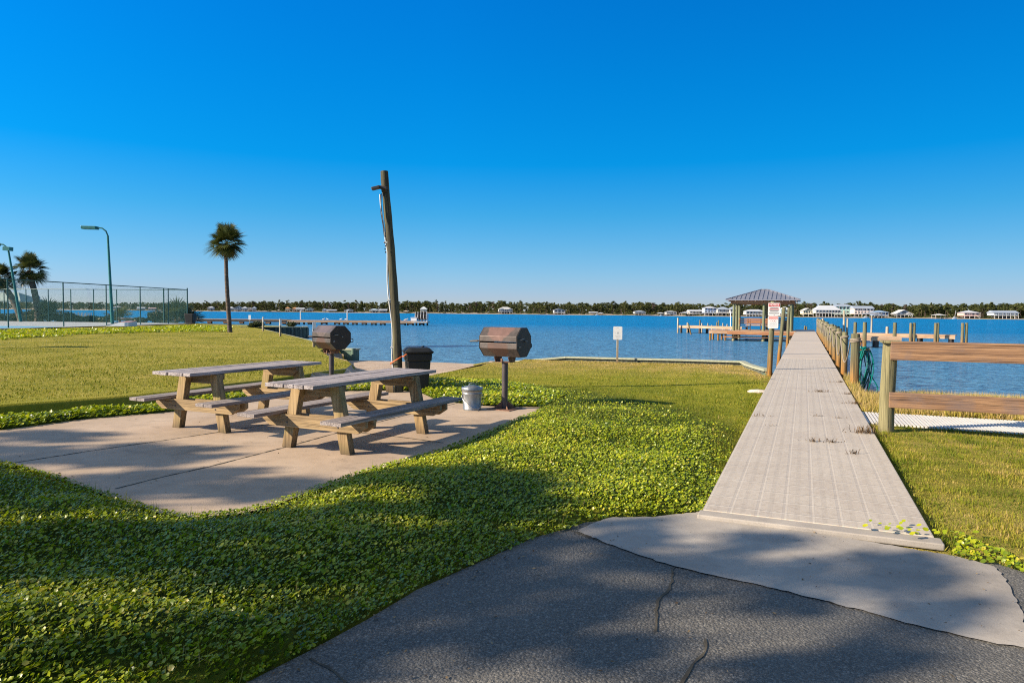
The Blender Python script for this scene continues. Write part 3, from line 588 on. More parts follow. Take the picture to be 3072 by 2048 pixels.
# ------------------------------------------------------------------ boardwalk
def deckmat():
    t = NT('ribbed_plastic_decking'); s = t.n('SeparateXYZ'); t.l(t.coord(), s.inputs[0]); u, v = s.outputs[0], s.outputs[1]
    def line(c, per, w, off=0.):
        f = t.math('FRACT', t.math('ADD', t.math('DIVIDE', c, per), off)); return t.math('LESS_THAN', t.math('ABSOLUTE', t.math('SUBTRACT', f, .5)), w/per/2)
    cell = t.math('ABSOLUTE', t.math('SUBTRACT', t.math('FRACT', t.math('ADD', t.math('DIVIDE', u, .192), .5)), .5))
    col_ = t.math('GREATER_THAN', cell, .40)                                     # a column of short slots midway between the ribs
    slot = t.math('MULTIPLY', line(v, .0254, .010), t.math('ADD', t.math('MULTIPLY', col_, .4), .25))
    grv = line(u, .192, .020, .5); lip = line(u, .192, .014, .5-.018/.192); rdg = line(v, .3048, .014); rdg_shadow = line(v, .3048, .009, -.013/.3048)
    slot = t.math('MULTIPLY', slot, t.math('SUBTRACT', 1., t.math('MAXIMUM', grv, rdg)))
    h = t.math('SUBTRACT', t.math('ADD', t.math('MULTIPLY', lip, .4), t.math('MULTIPLY', rdg, .35)), t.math('ADD', slot, t.math('MULTIPLY', grv, .7)))
    n = t.noise(t.coord(), 1.3, 6, .65); n2 = t.noise(t.coord(), 26, 4)
    c = ramp(t.nt, n, [(.36, (.43, .365, .30)), (.6, (.51, .445, .37))]); c = t.mix(.3, c, ramp(t.nt, n2, [(.36, (.30, .25, .20)), (.5, (.49, .44, .38))]))
    c = t.mix(t.math('MULTIPLY', slot, .5), c, (.12, .105, .09)); c = t.mix(t.math('MULTIPLY', grv, .26), c, (.22, .21, .21)); c = t.mix(t.math('MULTIPLY', rdg_shadow, .7), c, (.16, .14, .12)); c = t.mix(t.math('MULTIPLY', t.math('MAXIMUM', t.math('MULTIPLY', lip, .35), rdg), .62), c, (.66, .60, .52))  # thin shadow line beside each cross ridge is painted into the colour
    t.base(c); t.rough(.6); t.bump(h, .45, .005); return t.m
m_deck = deckmat()
m_deckfar = pbr('grey_plastic_decking', (.45, .385, .315), (.50, .43, .36), scale=1.4, rough=.6)
bw = thing('boardwalk', 'long pale plastic boardwalk running from the apron out to the pavilion', 'boardwalk', (W0.x, W0.y, 0), math.atan2(T.y, T.x)-math.pi/2)
seams = [0, 19.2, 32.5, 45.0, 53.6, 62]
for k in range(5):
    a, c = seams[k]+.0, seams[k+1]-.09; m = MB(); za, zc = wz(a), wz(c)
    m.beam((WW/2, a, za-.03), (WW/2, c, zc-.03), WW, .06); m.build('deck_panel', m_deck if k == 0 else m_deckfar, bw, bevel=.004)
for u in (.06, WW-.06):
    m = MB(); m.beam((u, 7.0, wz(7)-.16), (u, 61.9, wz(61.9)-.16), .08, .19); m.build('stringer', m_darkwood, bw)
pil_s = [11.05+3.03*k for k in range(15)]
tops = []
for i, s in enumerate(pil_s):
    m = MB(); r = .076 if i else .09; lean = random.uniform(-.02, .02); zt = wz(s)+1.08+random.uniform(-.05, .05)
    if i == 0: zt = 1.17
    u = WW+r+.045+(.05 if i == 0 else 0)
    m.tube([(u, s, -1.4), (u+lean*.4, s, .2), (u+lean, s, zt-.015), (u+lean, s, zt)], [r*1.05, r, r*.97, r*.9], 16); m.build('piling', m_pile, bw, smooth=True); tops.append((u+lean, s, zt, r))
for s in [16.5+6.2*k for k in range(7)]:
    m = MB(); m.tube([(.09, s, -1.6), (.09, s, wz(s)-.07)], .1, 10); m.build('piling', m_pile, bw, smooth=True)
m = MB()
for (a, c) in zip(tops[:-1], tops[1:]):
    za, zc = a[2]-.13, c[2]-.13; sag = random.uniform(.42, .6); off = -a[3]-.005
    m.tube([(a[0]+off+(c[0]-a[0])*k/14, a[1]+(c[1]-a[1])*k/14, za+(zc-za)*k/14-sag*(1-(2*k/14-1)**2)) for k in range(15)], .013, 6)
for j, a in enumerate(tops):
    for e in range(2 if j else 3):
        m.tube([(a[0]+(a[3]+.008)*math.cos(2*math.pi*k/16), a[1]+(a[3]+.008)*math.sin(2*math.pi*k/16), a[2]-.11-.028*e+.012*math.cos(2*math.pi*k/16)) for k in range(17)], .013, 6, cap=False)
rp = m.build('handrail_rope', m_rope, None, smooth=True); rp.location = bw.location; rp.rotation_euler = bw.rotation_euler
tag(rp, 'weathered rope slung in loops along the boardwalk pilings', 'rope')
def wl(u, s, z): q = wp(s, u); return (q[0], q[1], z)
# notice piling and its neighbours on the water side
def leanpile(label, u, s, zt, r, dx, name='mooring_pile', group='tall pilings along the boardwalk'):
    t = thing(name, label, 'piling', wl(u, s, 0), 0, group); m = MB()
    m.tube([(-dx*.6, 0, -1.5), (0, 0, 0), (dx, .02, zt-.03), (dx, .02, zt)], [r*1.08, r, r*.95, r*.86], 16); m.build('shaft', m_pile, t, smooth=True); return t
np_ = leanpile('tall piling carrying the two notice signs at the left edge of the boardwalk', -.14, 14.1, 1.92, .07, .06, name='sign_piling')
leanpile('tall bare leaning piling just beyond the notice signs', -.13, 21.4, 1.84, .068, .14)
leanpile('slim bare piling between the leaning piling and the pavilion', -.13, 34.6, 1.95, .08, .05)
nx, ny, _ = wl(-.14, 14.1, 0)
sg = thing('notice_sign', 'white sign headed NOTICE in a red band, uppermost on the piling', 'sign', (nx+.045, ny-.10, 1.87-.165), R(-8))
m = MB(); panel(m, .305, .335, .006, .012); m.build('panel', m_white, sg)
m = MB(); m.box((0, -.0045, .112), (.285, .003, .082)); m.build('red_band', m_red, sg)
def lettering(txt, size, parent, loc, mat):
    cu = bpy.data.curves.new('lettering', 'FONT'); cu.body = txt; cu.size = size; cu.align_x = 'CENTER'; cu.align_y = 'CENTER'; cu.extrude = .001; cu.offset = .0022
    o = bpy.data.objects.new('tmp', cu); COL.objects.link(o); dg = bpy.context.evaluated_depsgraph_get(); me = bpy.data.meshes.new_from_object(o.evaluated_get(dg)); bpy.data.objects.remove(o)
    me.materials.clear(); me.materials.append(mat); q = link('lettering', me, parent); q.location = loc; q.rotation_euler = (R(90), 0, 0); return q
lettering('NOTICE', .066, sg, (0, -.0075, .116), m_white)
m = MB()
for k, (w, z) in enumerate([(.22, .045), (.18, .03), (.24, -.025), (.22, -.04), (.2, -.055), (.26, -.095), (.24, -.112)]): m.box((0, -.0045, z), (w, .002, .009))
m.build('small_print', m_ink, sg)
m = MB()
for w, z in [(.23, .012), (.25, -.004)]: m.box((0, -.0045, z), (w, .002, .010))
m.build('red_print', m_red, sg); m = MB(); m.box((.0, -.005, -.145), (.014, .004, .014)); m.build('bolt', m_ped, sg)
s2 = thing('warning_sign', 'faded white and pink sign below the NOTICE sign on the piling', 'sign', (nx+.025, ny-.10, 1.365), R(-8))
m = MB(); panel(m, .265, .335, .006, .03); m.build('panel', m_white, s2)
m = MB(); m.box((0, -.0045, .118), (.235, .003, .075)); m.build('faded_band', m_pink, s2)
m = MB()
for x in (-.05, 0, .05): m.tube([(x+.02*math.cos(2*math.pi*k/10), -.005, .035+.02*math.sin(2*math.pi*k/10)) for k in range(11)], .0035, 4)
m.build('emblem', m_pink, s2)
m = MB()
for k in range(5): m.box((0, -.0045, -.02-.024*k), (.19-.02*(k % 2), .002, .006))
m.build('small_print', m_sgrey, s2)
# hose on its stand
hx, hy = P(2584, 1183, -.22)
hs = thing('hose_stand', 'slim timber hose stand beside the boardwalk by the shore', 'stand', (hx, hy, -.45))
m = MB(); m.box((-.04, .08, .7), (.09, .04, 1.4)); m.build('post', m_dockfascia, hs, bevel=.004)
m = MB(); m.beam((-.10, .0, 1.25), (.12, .0, 1.25), .16, .035); m.build('hook', m_dockfascia, hs, bevel=.004)
m = MB(); rr = random.Random(4); path = []
for k in range(9):
    top = Vector((rr.uniform(-.09, .12), rr.uniform(-.06, .06), 1.29+.012*(k % 3))); w = rr.uniform(.03, .16); dn = rr.uniform(.75, 1.12); sh = rr.uniform(-.05, .14)
    for a in range(0, 12):
        th = 2*math.pi*a/12; z = top.z-dn*(1-math.cos(th))/2; ww = w*(1 if a else .3); path.append((top.x*math.cos(th/2)**2+sh*(1-math.cos(th))/2+ww*math.sin(th)*(1+.3*math.sin(th*2)), top.y-.05+.03*math.sin(th*3), z))
path += [(.05, -.05, .9), (.2, -.1, .6), (.30, -.12, .38), (.2, -.1, .24), (.0, -.1, .3), (-.1, -.1, .6), (-.08, -.1, 1.0)]
def cat(p, n=4):
    out = []
    for i in range(len(p)-1):
        a, b_, c, d = (Vector(p[max(0, min(len(p)-1, i+k))]) for k in (-1, 0, 1, 2))
        for j in range(n):
            t = j/n; out.append(.5*((2*b_)+(c-a)*t+(2*a-5*b_+4*c-d)*t*t+(3*b_-a-3*c+d)*t**3))
    return out+[Vector(p[-1])]
m.tube(cat(path, 4), .0125, 7); ho = m.build('garden_hose', m_hose, None, smooth=True, loc=(hx, hy, -.45)); tag(ho, 'coiled teal garden hose hanging on its stand by the boardwalk', 'hose')
# ------------------------------------------------------------------ right fence and ribbed mat
fp = Vector((5.0, 9.05, 0)); FA = math.atan2(N.y, N.x)
fn = thing('rail_fence', 'two-rail timber fence with a round green post beside the boardwalk', 'fence', (fp.x, fp.y, -.05), FA)
for k in range(3):
    m = MB(); x = k*2.5; m.tube([(x, 0, -.3), (x-.0, 0, .5), (x+.02, 0, 1.25)], [.098, .092, .09], 22); m.build('post', m_fpost, fn, smooth=True)
    m = MB(); m.box((x+.02, -.01, 1.268), (.23, .27, .03)) if k == 0 else m.box((x, 0, 1.265), (.22, .22, .03)); m.build('post_cap', m_fpost, fn, bevel=.004)
for z, h in ((1.142, .213), (.51, .20)):
    m = MB(); m.box((2.66, -.128, z), (5.3, .062, h)); m.build('rail', m_rail, fn, bevel=.005)
m = MB(); m.box((2.66, -.085, 1.264), (5.3, .16, .028)); m.build('top_board', m_rail, fn, bevel=.004)
mt = thing('ribbed_mat', 'white ribbed plastic access mat laid on the ground behind the rail fence', 'mat', (MAT0.x, MAT0.y, .0), FA)
m = MB(); k = 0
while -.12+k*.047 < 4.6:
    x = -.12+k*.047; m.box((x, -.60, .03), (.030, 1.2, .03)); k += 1
m.build('ribs', pbr('white_rib_plastic', (.66, .64, .62), (.55, .53, .51), scale=5, rough=.55), mt)
m = MB()
for y in (-.05, -.42, -.8, -1.15): m.box((2.24, y, .008), (4.75, .05, .012))
m.build('backing_strips', m_blackbody, mt)
# ------------------------------------------------------------------ pavilion
GZ = .25; ga = wp(53.2, -.28)
pv = thing('pavilion', 'open timber pavilion with a grey metal hip roof at the end of the boardwalk', 'pavilion', (*ga, GZ), math.atan2(N.y, N.x))   # local X towards the boardwalk, local Y away from us
WD, DP = 4.35, 5.2
for x in (-WD, -WD*.47, 0):
    for y in (0, DP*.5, DP):
        if x == -WD*.47 and y == DP*.5: continue
        m = MB(); m.tube([(x, y, -2.2), (x, y, -.1), (x, y, 2.55)], [.15, .112, .105], 14); m.build('post', m_gpost, pv, smooth=True)
m = MB(); e = .62; z0 = 2.52; z1 = 3.42; xa, xb, ya, yb = -WD-e, e, -e, DP+e; cx = (xa+xb)/2; cy = (ya+yb)/2
A_, B_, C_, D_ = (xa, ya, z0), (xb, ya, z0), (xb, yb, z0), (xa, yb, z0); r1, r2 = (cx, cy-.25, z1), (cx, cy+.25, z1)
r1, r2 = (cx-.25, cy, z1), (cx+.25, cy, z1)
m.add([A_, B_, C_, D_, r1, r2, (xa, ya, z0-.07), (xb, ya, z0-.07), (xb, yb, z0-.07), (xa, yb, z0-.07)], [(0, 1, 5, 4), (1, 2, 5), (2, 3, 4, 5), (3, 0, 4), (6, 7, 1, 0), (7, 8, 2, 1), (8, 9, 3, 2), (9, 6, 0, 3), (9, 8, 7, 6)])
n_ = 17
for k in range(n_):                                  # standing seams on the slopes facing us and the boardwalk
    x = xa+.12+(xb-xa-.24)*k/(n_-1); tx = (x-xa)/(r1[0]-xa) if x < r1[0] else ((xb-x)/(xb-r2[0]) if x > r2[0] else 1); tx = min(1, tx)
    for yy, d in ((ya, 1), (yb, -1)): m.beam((x, yy, z0+.02), (x, yy+d*(cy-ya)*tx, z0+(z1-z0)*tx+.02), .045, .05)
for k in range(15):
    y = ya+.2+(yb-ya-.4)*k/14; ty = min((y-ya)/(cy-ya), (yb-y)/(yb-cy), 1)
    for xx, xr in ((xa, r1[0]), (xb, r2[0])): m.beam((xx, y, z0+.02), (xx+(xr-xx)*ty, y, z0+(z1-z0)*ty+.02), .03, .04)
for a_, b_ in ((A_, r1), (B_, r2), (C_, r2), (D_, r1), (r1, r2)): m.beam((a_[0], a_[1], a_[2]+.02), (b_[0], b_[1], b_[2]+.02), .09, .05)
m.build('roof', m_metal, pv)
m = MB()
for y in (-.16, DP+.16): m.box((-WD/2, y, 2.30), (WD+.5, .05, .26))
for x in (-WD-.16, .16): m.box((x, DP/2, 2.30), (.05, DP+.27, .26))
m.build('header_beam', m_dockfascia, pv)
m = MB()
for k in range(11): m.beam((xa+.25+(xb-xa-.5)*k/10, ya+.08, 2.42), (xa+.25+(xb-xa-.5)*k/10, yb-.08, 2.42), .06, .10)
m.build('rafters', m_deckwood, pv)
m = MB(); m.box((-WD/2-.02, DP/2, -.03), (WD+.75, DP+.9, .05)); m.build('deck', m_deckwood, pv)
m = MB(); m.box((-WD/2-.02, -.5, -.19), (WD+.75, .05, .26)); m.box((-WD-.42, DP/2, -.19), (.05, DP+.9, .26)); m.box((-WD/2, -.2, -.52), (WD+1.6, .06, .10)); m.build('fascia', m_dockfascia, pv)
def bench(label, loc, rz, L=3.2):
    t = thing('deck_bench', label, 'bench', loc, rz, 'benches under the pavilion')
    m = MB(); m.box((0, 0, .43), (L, .4, .05)); m.build('seat', m_deckwood, t)
    m = MB()
    for z in (.62, .78, .94): m.box((0, .24, z), (L, .04, .11))
    m.build('backrest', m_dockfascia, t)
    for k in range(4):
        x = -L/2+.1+(L-.2)*k/3; m = MB(); m.box((x, .2, .5), (.06, .09, 1.0)); m.build('leg', m_darkwood, t)
    return t
def pvp(x, y, z=0): c, s = N.x, N.y; return (ga[0]+c*x-s*y, ga[1]+s*x+c*y, GZ+z)
bench('slatted timber bench at the front of the pavilion between its left posts', pvp(-2.7, .75), math.atan2(N.y, N.x)+math.pi, 2.6)
bench('slatted timber bench along the back of the pavilion', pvp(-2.0, 4.6), math.atan2(N.y, N.x), 3.4)
m = MB(); m.lathe([(.22, 0), (.26, .7), (.28, .72), (.28, .78), (.15, .84)], 18); tag(m.build('litter_bin', m_plastic, None, smooth=True, loc=pvp(-.45, 1.4)), 'dark round litter bin standing under the pavilion', 'bin')
lp = thing('low_platform', 'low timber platform in the water left of the pavilion', 'platform', pvp(-WD-.45, .4, -.02), math.atan2(N.y, N.x))
m = MB(); m.box((-.75, .9, -.02), (1.5, 2.6, .05)); m.build('deck', m_deckwood, lp)
m = MB(); m.box((-.75, -.42, -.15), (1.5, .05, .22)); m.build('fascia', m_deckwood, lp)
for x, y in ((-1.4, -.3), (-.75, -.3), (-.2, -.2), (-1.4, 1.6), (-.7, 1.8)):
    m = MB(); m.tube([(x, y, -2), (x, y, -.05)], .085, 10); m.build('pile', m_pile2, lp, smooth=True)
# ------------------------------------------------------------------ docks with mooring piles
def dock(name, label, a, c, z, w, npile, fascia=.25):
    a = Vector((*a, 0)); c = Vector((*c, 0)); L = (c-a).length; d = (c-a)/L
    t = thing(name, label, 'dock', (a.x, a.y, z), math.atan2(d.y, d.x))
    m = MB(); m.box((L/2, w/2, -.03), (L, w, .06)); m.build('deck', m_deckwood, t)
    m = MB(); m.box((L/2, -.03, -.16), (L, .05, fascia)); m.build('fascia', m_deckwood, t)
    for k in range(npile):
        for y in (.1, w-.1):
            m = MB(); m.tube([(.3+(L-.6)*k/max(1, npile-1), y, -2.2), (.3+(L-.6)*k/max(1, npile-1), y, -.07)], .13, 8); m.build('pile', m_darkwood, t, smooth=True)
    return t
dock('finger_dock', 'pale timber dock reaching left from behind the pavilion', (X(2035, 78), 78), (X(2225, 72), 72), .26, 1.6, 4)
dock('finger_dock', 'timber dock running right from the boardwalk behind the mooring piles', (X(2560, 46.5), 46.5), (X(2705, 45.5), 45.5), .16, 1.2, 3)
dock('finger_dock', 'longer timber dock parallel to the shore, farther right of the boardwalk', (X(2568, 53), 53), (X(2866, 49), 49), .22, 1.3, 4)
PGRP = 'mooring piles standing by the docks'
def mpile(label, px, pyt, y, r, mat, lean=0.):
    r *= .56
    zt = Z(px, pyt, y); t = thing('mooring_pile', label, 'piling', (X(px, y), y, WATER), 0, PGRP); m = MB(); h = zt-WATER
    m.tube([(-lean*.3, 0, -1.5), (0, 0, 0), (lean, 0, h-.04), (lean, 0, h)], [r, r, r*.95, r*.8], 12); m.build('shaft', mat, t, smooth=True); return t
GL = 'weathered mooring pile standing along the left dock'
for px, pt, y, r, mt_, ln in [(2033, 953, 77.5, .17, m_pilegrey, 0), (2062, 967, 78.6, .17, m_pilegrey, 0), (2099, 960, 79, .16, m_pile2, 0), (2105, 969, 80, .15, m_pilegrey, 0), (2123, 969, 80, .15, m_pilegrey, 0), (2135, 975, 80, .14, m_pilegrey, 0), (2150, 966, 80, .14, m_pile2, 0), (2155, 960.5, 80, .16, m_pile2, 0), (2168, 969, 81, .15, m_pilegrey, 0), (2181, 972, 81, .15, m_pilegrey, 0), (2200, 971, 81, .13, m_pilegrey, 0)]:
    mpile(GL, px, pt, y, r, mt_, ln)
mpile('leaning broken pile standing in the water before the left dock', 2073, 970, 72, .14, m_pile2, -.3)
mpile('slender tall white-topped pole left of the pavilion', 2191, 933, 82, .075, m_white)
mpile('pair of stubby piles beyond the end of the boardwalk, left one', 2414, 977, 80, .17, m_pile2); mpile('pair of stubby piles beyond the end of the boardwalk, right one', 2419, 978.5, 80, .16, m_pile2)
mpile('grey pile just right of the roped boardwalk pilings, beyond them', 2467, 955, 62, .17, m_pilegrey)
mpile('tall grey pole in front of the mint house across the water', 2531, 931, 56, .16, m_pilegrey); mpile('grey pile close right of the tall grey pole', 2541, 956, 56, .16, m_pilegrey)
mpile('rusty green mooring pile at the near end of the right dock', 2565, 966, 47, .20, m_pile); mpile('green mooring pile standing on the near dock with its foot in view', 2594, 966, 45.8, .23, m_pile)
mpile('thin pale pole behind the near dock', 2614, 946, 58, .13, m_pilegrey); mpile('short grey pile behind the end of the top rail', 2661, 979.5, 52, .19, m_pilegrey)
mpile('single stout mooring pile above the end of the top rail', 2684, 967.5, 50, .23, m_pile)
for a_, c_, w_ in ((2732, 2742, 'first pair right of the fence post'), (2806, 2813, 'middle close-set pair above the top rail'), (2887, 2899, 'last pair toward the right end')):
    mpile('left mooring pile of the '+w_, a_, 968.5, 49, .18, m_pile2); mpile('right mooring pile of the '+w_, c_, 968, 49, .18, m_pile)
for k, (px, pt) in enumerate([(2487, 976), (2503, 975), (2506, 976), (2515, 978)]): mpile('stubby pile seen between the roped boardwalk pilings', px, pt, 52+k, .17, m_pile2)
# ------------------------------------------------------------------ far pier, birds, stacked chairs
PY = 106.
pr = thing('fishing_pier', 'long low timber pier crossing the water behind the palm', 'pier', (X(520, PY), PY, .15)); ox = X(520, PY)
def px2(px): return X(px, PY)-ox
m = MB(); m.box(((px2(862)-14)/2, 1, -.06), (px2(862)+14, 2, .1)); m.box(((px2(862)+px2(1243))/2, .9, -.12), (px2(1243)-px2(862), 1.8, .1)); m.build('deck', m_deckwood, pr)
m = MB(); m.box(((px2(862)-14)/2, -.05, -.25), (px2(862)+14, .08, .34)); m.build('dark_fascia', m_darkwood, pr)
m = MB(); m.box(((px2(862)+px2(1243))/2, -.05, -.28), (px2(1243)-px2(862), .08, .26)); m.build('pale_fascia', m_deckwood, pr)
m = MB(); m.box(((px2(1243)+px2(1284))/2, .6, -.22), (px2(1284)-px2(1243), 3.6, .2)); m.build('end_platform', m_deckfar, pr)
for px in [566, 574, 578, 623, 631, 671, 678, 720, 727, 762, 770, 797, 808, 848, 854]+[888, 895, 910, 924, 931, 963, 978, 1003, 1016, 1030, 1042, 1057, 1069, 1086, 1097, 1114, 1126, 1141, 1153, 1195, 1214, 1222, 1238, 1248, 1258, 1270, 1281]:
    m = MB(); m.box((px2(px), .3, -1.3), (.24, .3, 2.1)); m.build('pile', m_darkwood, pr)
for px in [572, 627, 675, 723, 766, 803, 851, 892, 928, 970, 1010, 1036, 1063, 1091, 1120, 1147, 1205, 1230, 1264]:
    m = MB(); m.box((px2(px), .1, -.5), (.62, .3, .22)); m.build('cross_cap', m_dockfascia if px < 862 else m_darkwood, pr)
for px, pyt in ((893, 930), (1035, 928)):
    x = X(px, PY); H = Z(px, pyt, PY)-.15; lt = thing('pier_lamp', 'thin white lamp post standing on the far pier, '+('left one behind the cove wall' if px < 1000 else 'right one among the gulls'), 'lamp post', (x, PY+1.4, .1), 0, 'lamp posts on the far pier')
    m = MB(); m.tube([(0, 0, 0), (0, 0, H)], .09, 6); m.build('post', m_conduit, lt); m = MB(); m.box((.12, 0, H), (.4, .2, .12)); m.build('lamp_head', m_conduit, lt)
m_gull = pbr('gull_plumage', (.78, .77, .75), (.55, .55, .56), scale=6); m_pel = pbr('pelican_plumage', (.45, .40, .36), (.62, .58, .54), scale=5)
def bird(name, label, px, y, z, s, mat, face, neck, group):
    m = MB(); q = [(-.42, .10), (-.3, .16), (-.1, .2), (.12, .22), (.24, .26+neck*.2), (.28, .34+neck*.6), (.31, .42+neck), (.36, .45+neck), (.46, .42+neck), (.62, .36+neck*.7)]; r = [.02, .07, .13, .13, .10, .06, .055, .065, .03, .008]
    m.tube([(a*face, 0, b_) for a, b_ in q], r, 10)
    for k in (-.04, .04): m.tube([(-.02*face, k, .1), (0, k, 0)], .012, 5)
    o = m.build(name, mat, None, smooth=True, loc=(X(px, y), y, z)); o.scale = (s,)*3; return tag(o, label, 'bird', group)
for px, lab in ((970, 'dark-backed gull on the far pier above the brown grill'), (983, 'white gull facing left on the far pier, next to the dark-backed one'), (1022, 'white gull resting on the far pier left of the right lamp post'), (1037, 'white gull at the foot of the right lamp post on the far pier')):
    bird('gull', lab, px, PY+.5, .15, .55, m_pel if px == 970 else m_gull, -1 if px == 983 else 1, 0, 'gulls on the far pier')
bird('pelican', 'upright pelican on the far pier beside the leaning pole', 1197, PY+.4, .12, .85, m_pel, -1, .12, 'pelicans on the far pier')
bird('pelican', 'pelican with lowered head on the far pier, right of the upright one', 1217, PY+.4, .12, .8, m_pel, 1, -.02, 'pelicans on the far pier')
m_strap = pbr('black_chair_webbing', (.03, .03, .035), scale=4)
def chair_me():
    m = MB(); w = .46
    for sx in (-1, 1):
        m.beam((sx*w/2, -.3, 0), (sx*w/2, .1, .3), .07, .05); m.beam((sx*w/2, .25, 0), (sx*w/2, -.05, .27), .07, .05); m.beam((sx*w/2, .15, .25), (sx*w/2, .45, .62), .06, .05); m.beam((sx*w/2, -.32, .36), (sx*w/2, .2, .36), .07, .04)
    m.box((0, -.05, .25), (w, .5, .05), None, 1); m.beam((0, .14, .27), (0, .43, .6), w-.06, .03, (0, -1, 1), 1)
    return m
co = chair_me().build('deck_chair', [m_white, m_strap], None)
tag(co, 'white and black deck chair in the stacks at the end of the far pier', 'chair', 'stacked deck chairs on the far pier')
first = True
for i in range(4):
    for k in range(5):
        c = co if first else co.copy()
        if not first: COL.objects.link(c)
        first = False; c.location = (X(1250+i*8.6, PY), PY+.8+.08*k, .06+.2*k); c.rotation_euler = (0, 0, R(160))
m = MB(); m.box((0, 0, .25), (.9, .8, .5)); m.box((0, 0, .52), (1., .9, .06)); tag(m.build('storage_box', m_white, None, loc=(X(1240, PY), PY+.6, .1)), 'white storage box beside the stacked chairs on the far pier', 'box')
# ------------------------------------------------------------------ tennis court and chain-link fences
CZ = .30
CA = Vector((-36.5, 30)); C1 = Vector((-31, 42)); C2 = Vector((-29.0, 61)); C3 = Vector((-50, 64.5))
sheet('tennis_court', [(-32.0, 35), (-29.9, 41), (-28.2, 60.9), (-50, 64), (-62, 62), (-60, 35)], pbr('grey_court_surface', (.30, .33, .34), (.36, .39, .40), scale=1, rough=.8), const(CZ+.03))
m = MB(); m.add([(p[0], p[1], CZ+.036) for p in [(-60, 37), (-31.6, 37), (-30.2, 46), (-60, 47)]], [(0, 1, 2, 3)]); m.build('blue_play_area', pbr('blue_court_surface', (.10, .32, .52), (.12, .36, .55), scale=1), bpy.data.objects['tennis_court'])
def linkmat():
    t = NT('chain_link_wire'); s = t.n('SeparateXYZ'); t.l(t.coord(), s.inputs[0]); u, z = s.outputs[0], s.outputs[2]; w = []
    for sg_ in (1, -1):
        a = t.math('FRACT', t.math('DIVIDE', t.math('ADD', u, t.math('MULTIPLY', z, float(sg_))), .085)); w.append(t.math('LESS_THAN', t.math('ABSOLUTE', t.math('SUBTRACT', a, .5)), .032))
    t.l(t.math('MAXIMUM', *w), t.b.inputs['Alpha']); t.base((.06, .21, .20)); t.rough(.5); return t.m
m_link = linkmat(); FH = 3.05
def linkfence(label, a, c, dists, z0=CZ):
    d = (c-a); L = d.length; t = thing('chain_link_fence', label, 'fence', (a.x, a.y, z0), math.atan2(d.y, d.x)); 
    for k, s in enumerate(dists):
        m = MB(); e = .12 if k == len(dists)-1 else 0; m.tube([(s, 0, -.4), (s, 0, FH+e)], .04 if not e else .055, 8); m.build('post', m_fence, t, smooth=True)
    m = MB(); m.tube([(0, 0, FH-.03), (L, 0, FH-.03)], .035, 6); m.build('top_rail', m_fence, t)
    m = MB(); m.add([(0, 0, .03), (L, 0, .03), (L, 0, FH-.03), (0, 0, FH-.03)], [(0, 1, 2, 3)]); m.build('wire_mesh', m_link, t)
L1 = (C2-C1).length; PL = (C1-CA).length
linkfence('green chain-link court fence running away from us to the tall corner post', CA, C1, [0, PL*.33, PL*.66]); linkfence('green chain-link court fence stretch ending at the tall corner post', C1, C2, [0, 4.5, 8.7, 12.6, 16.3, L1])
LF = (C3-C2).length; linkfence('far chain-link court fence in front of the hedge and palms', C3, C2+Vector((-.05, .05)), [LF*k/9 for k in range(9)], CZ)
def courtlamp(label, px, pyb, y, head, pxt, pyt, arm, z=CZ):
    x = X(px, y); t = thing('court_lamp', label, 'lamp post', (x, y, z), 0, 'tall court lamps'); H = Z(pxt, pyt, y)-z; dx = X(pxt, y)-x
    m = MB(); q = [(dx*k/8, 0, H*k/8) for k in range(9)]; m.tube(q, [.13-.05*k/8 for k in range(9)], 10)
    b0 = Vector(q[-1]); m.tube([b0, b0+Vector((-.14, 0, .36)), b0+Vector((-.46, 0, .60)), b0+Vector((-.92, 0, .64))], .06, 8); m.build('pole', m_lamp, t, smooth=True)
    h0 = b0+Vector((-.92, 0, .62)); m = MB(); vs = []
    m.prism([(0, -.28, -.13), (0, .28, -.13), (0, .30, .12), (0, -.30, .12)], h0+Vector((.06, 0, 0)), h0+Vector((-1.15, 0, .02))); m.build('lamp_head', m_lamp, t, bevel=.03)
    if arm: m = MB(); m.box(b0+Vector((.02, -.1, .22)), (.62, .5, .34), Matrix.Rotation(R(4), 3, 'Y')); m.build('lamp_head', m_lamp, t, bevel=.02)
    return t
courtlamp('teal court lamp with its head reaching left, standing inside the corner of the fence', 337, 975, 57, 0, 327, 708, False)
courtlamp('leaning teal court lamp with a square head beside the left palms', 62, 968, 61, 0, 30, 755, True)
m = MB(); y = 48.; w = 66/F*y
m.add([(0, -.5, 0), (w, -.5, 0), (w, .6, 0), (0, .6, 0), (0, -.5, .06), (w*.55, -.5, .30), (w, -.5, .30), (w, .6, .34), (w*.55, .6, .34), (0, .6, .08)], [(3, 2, 1, 0), (0, 1, 6, 5, 4), (1, 2, 7, 6), (2, 3, 9, 8, 7), (3, 0, 4, 9)], 0); m.add([(0, -.52, .07), (w*.56, -.52, .315), (w, -.52, .315), (w, .62, .355), (w*.56, .62, .355), (0, .62, .09)], [(0, 1, 4, 5), (1, 2, 3, 4)], 1)
tag(m.build('beached_dinghy', [pbr('white_blue_hull', (.62, .68, .80), (.70, .72, .78), scale=3), pbr('faded_pink_deck', (.60, .30, .32), (.66, .38, .38), scale=5)], None, loc=(X(331, y), y, zland(X(331, y), y)+.06), bevel=.02), 'faded pink and white upturned hull lying low by the court fence', 'boat')
m = MB(); taper(m, 0, .95, .30, .38); m.box((0, 0, .98), (.8, .8, .08)); tag(m.build('litter_bin', m_plastic, None, loc=(X(571, 61), 61, .18), bevel=.04), 'black litter bin beside the tall corner post of the court fence', 'bin')
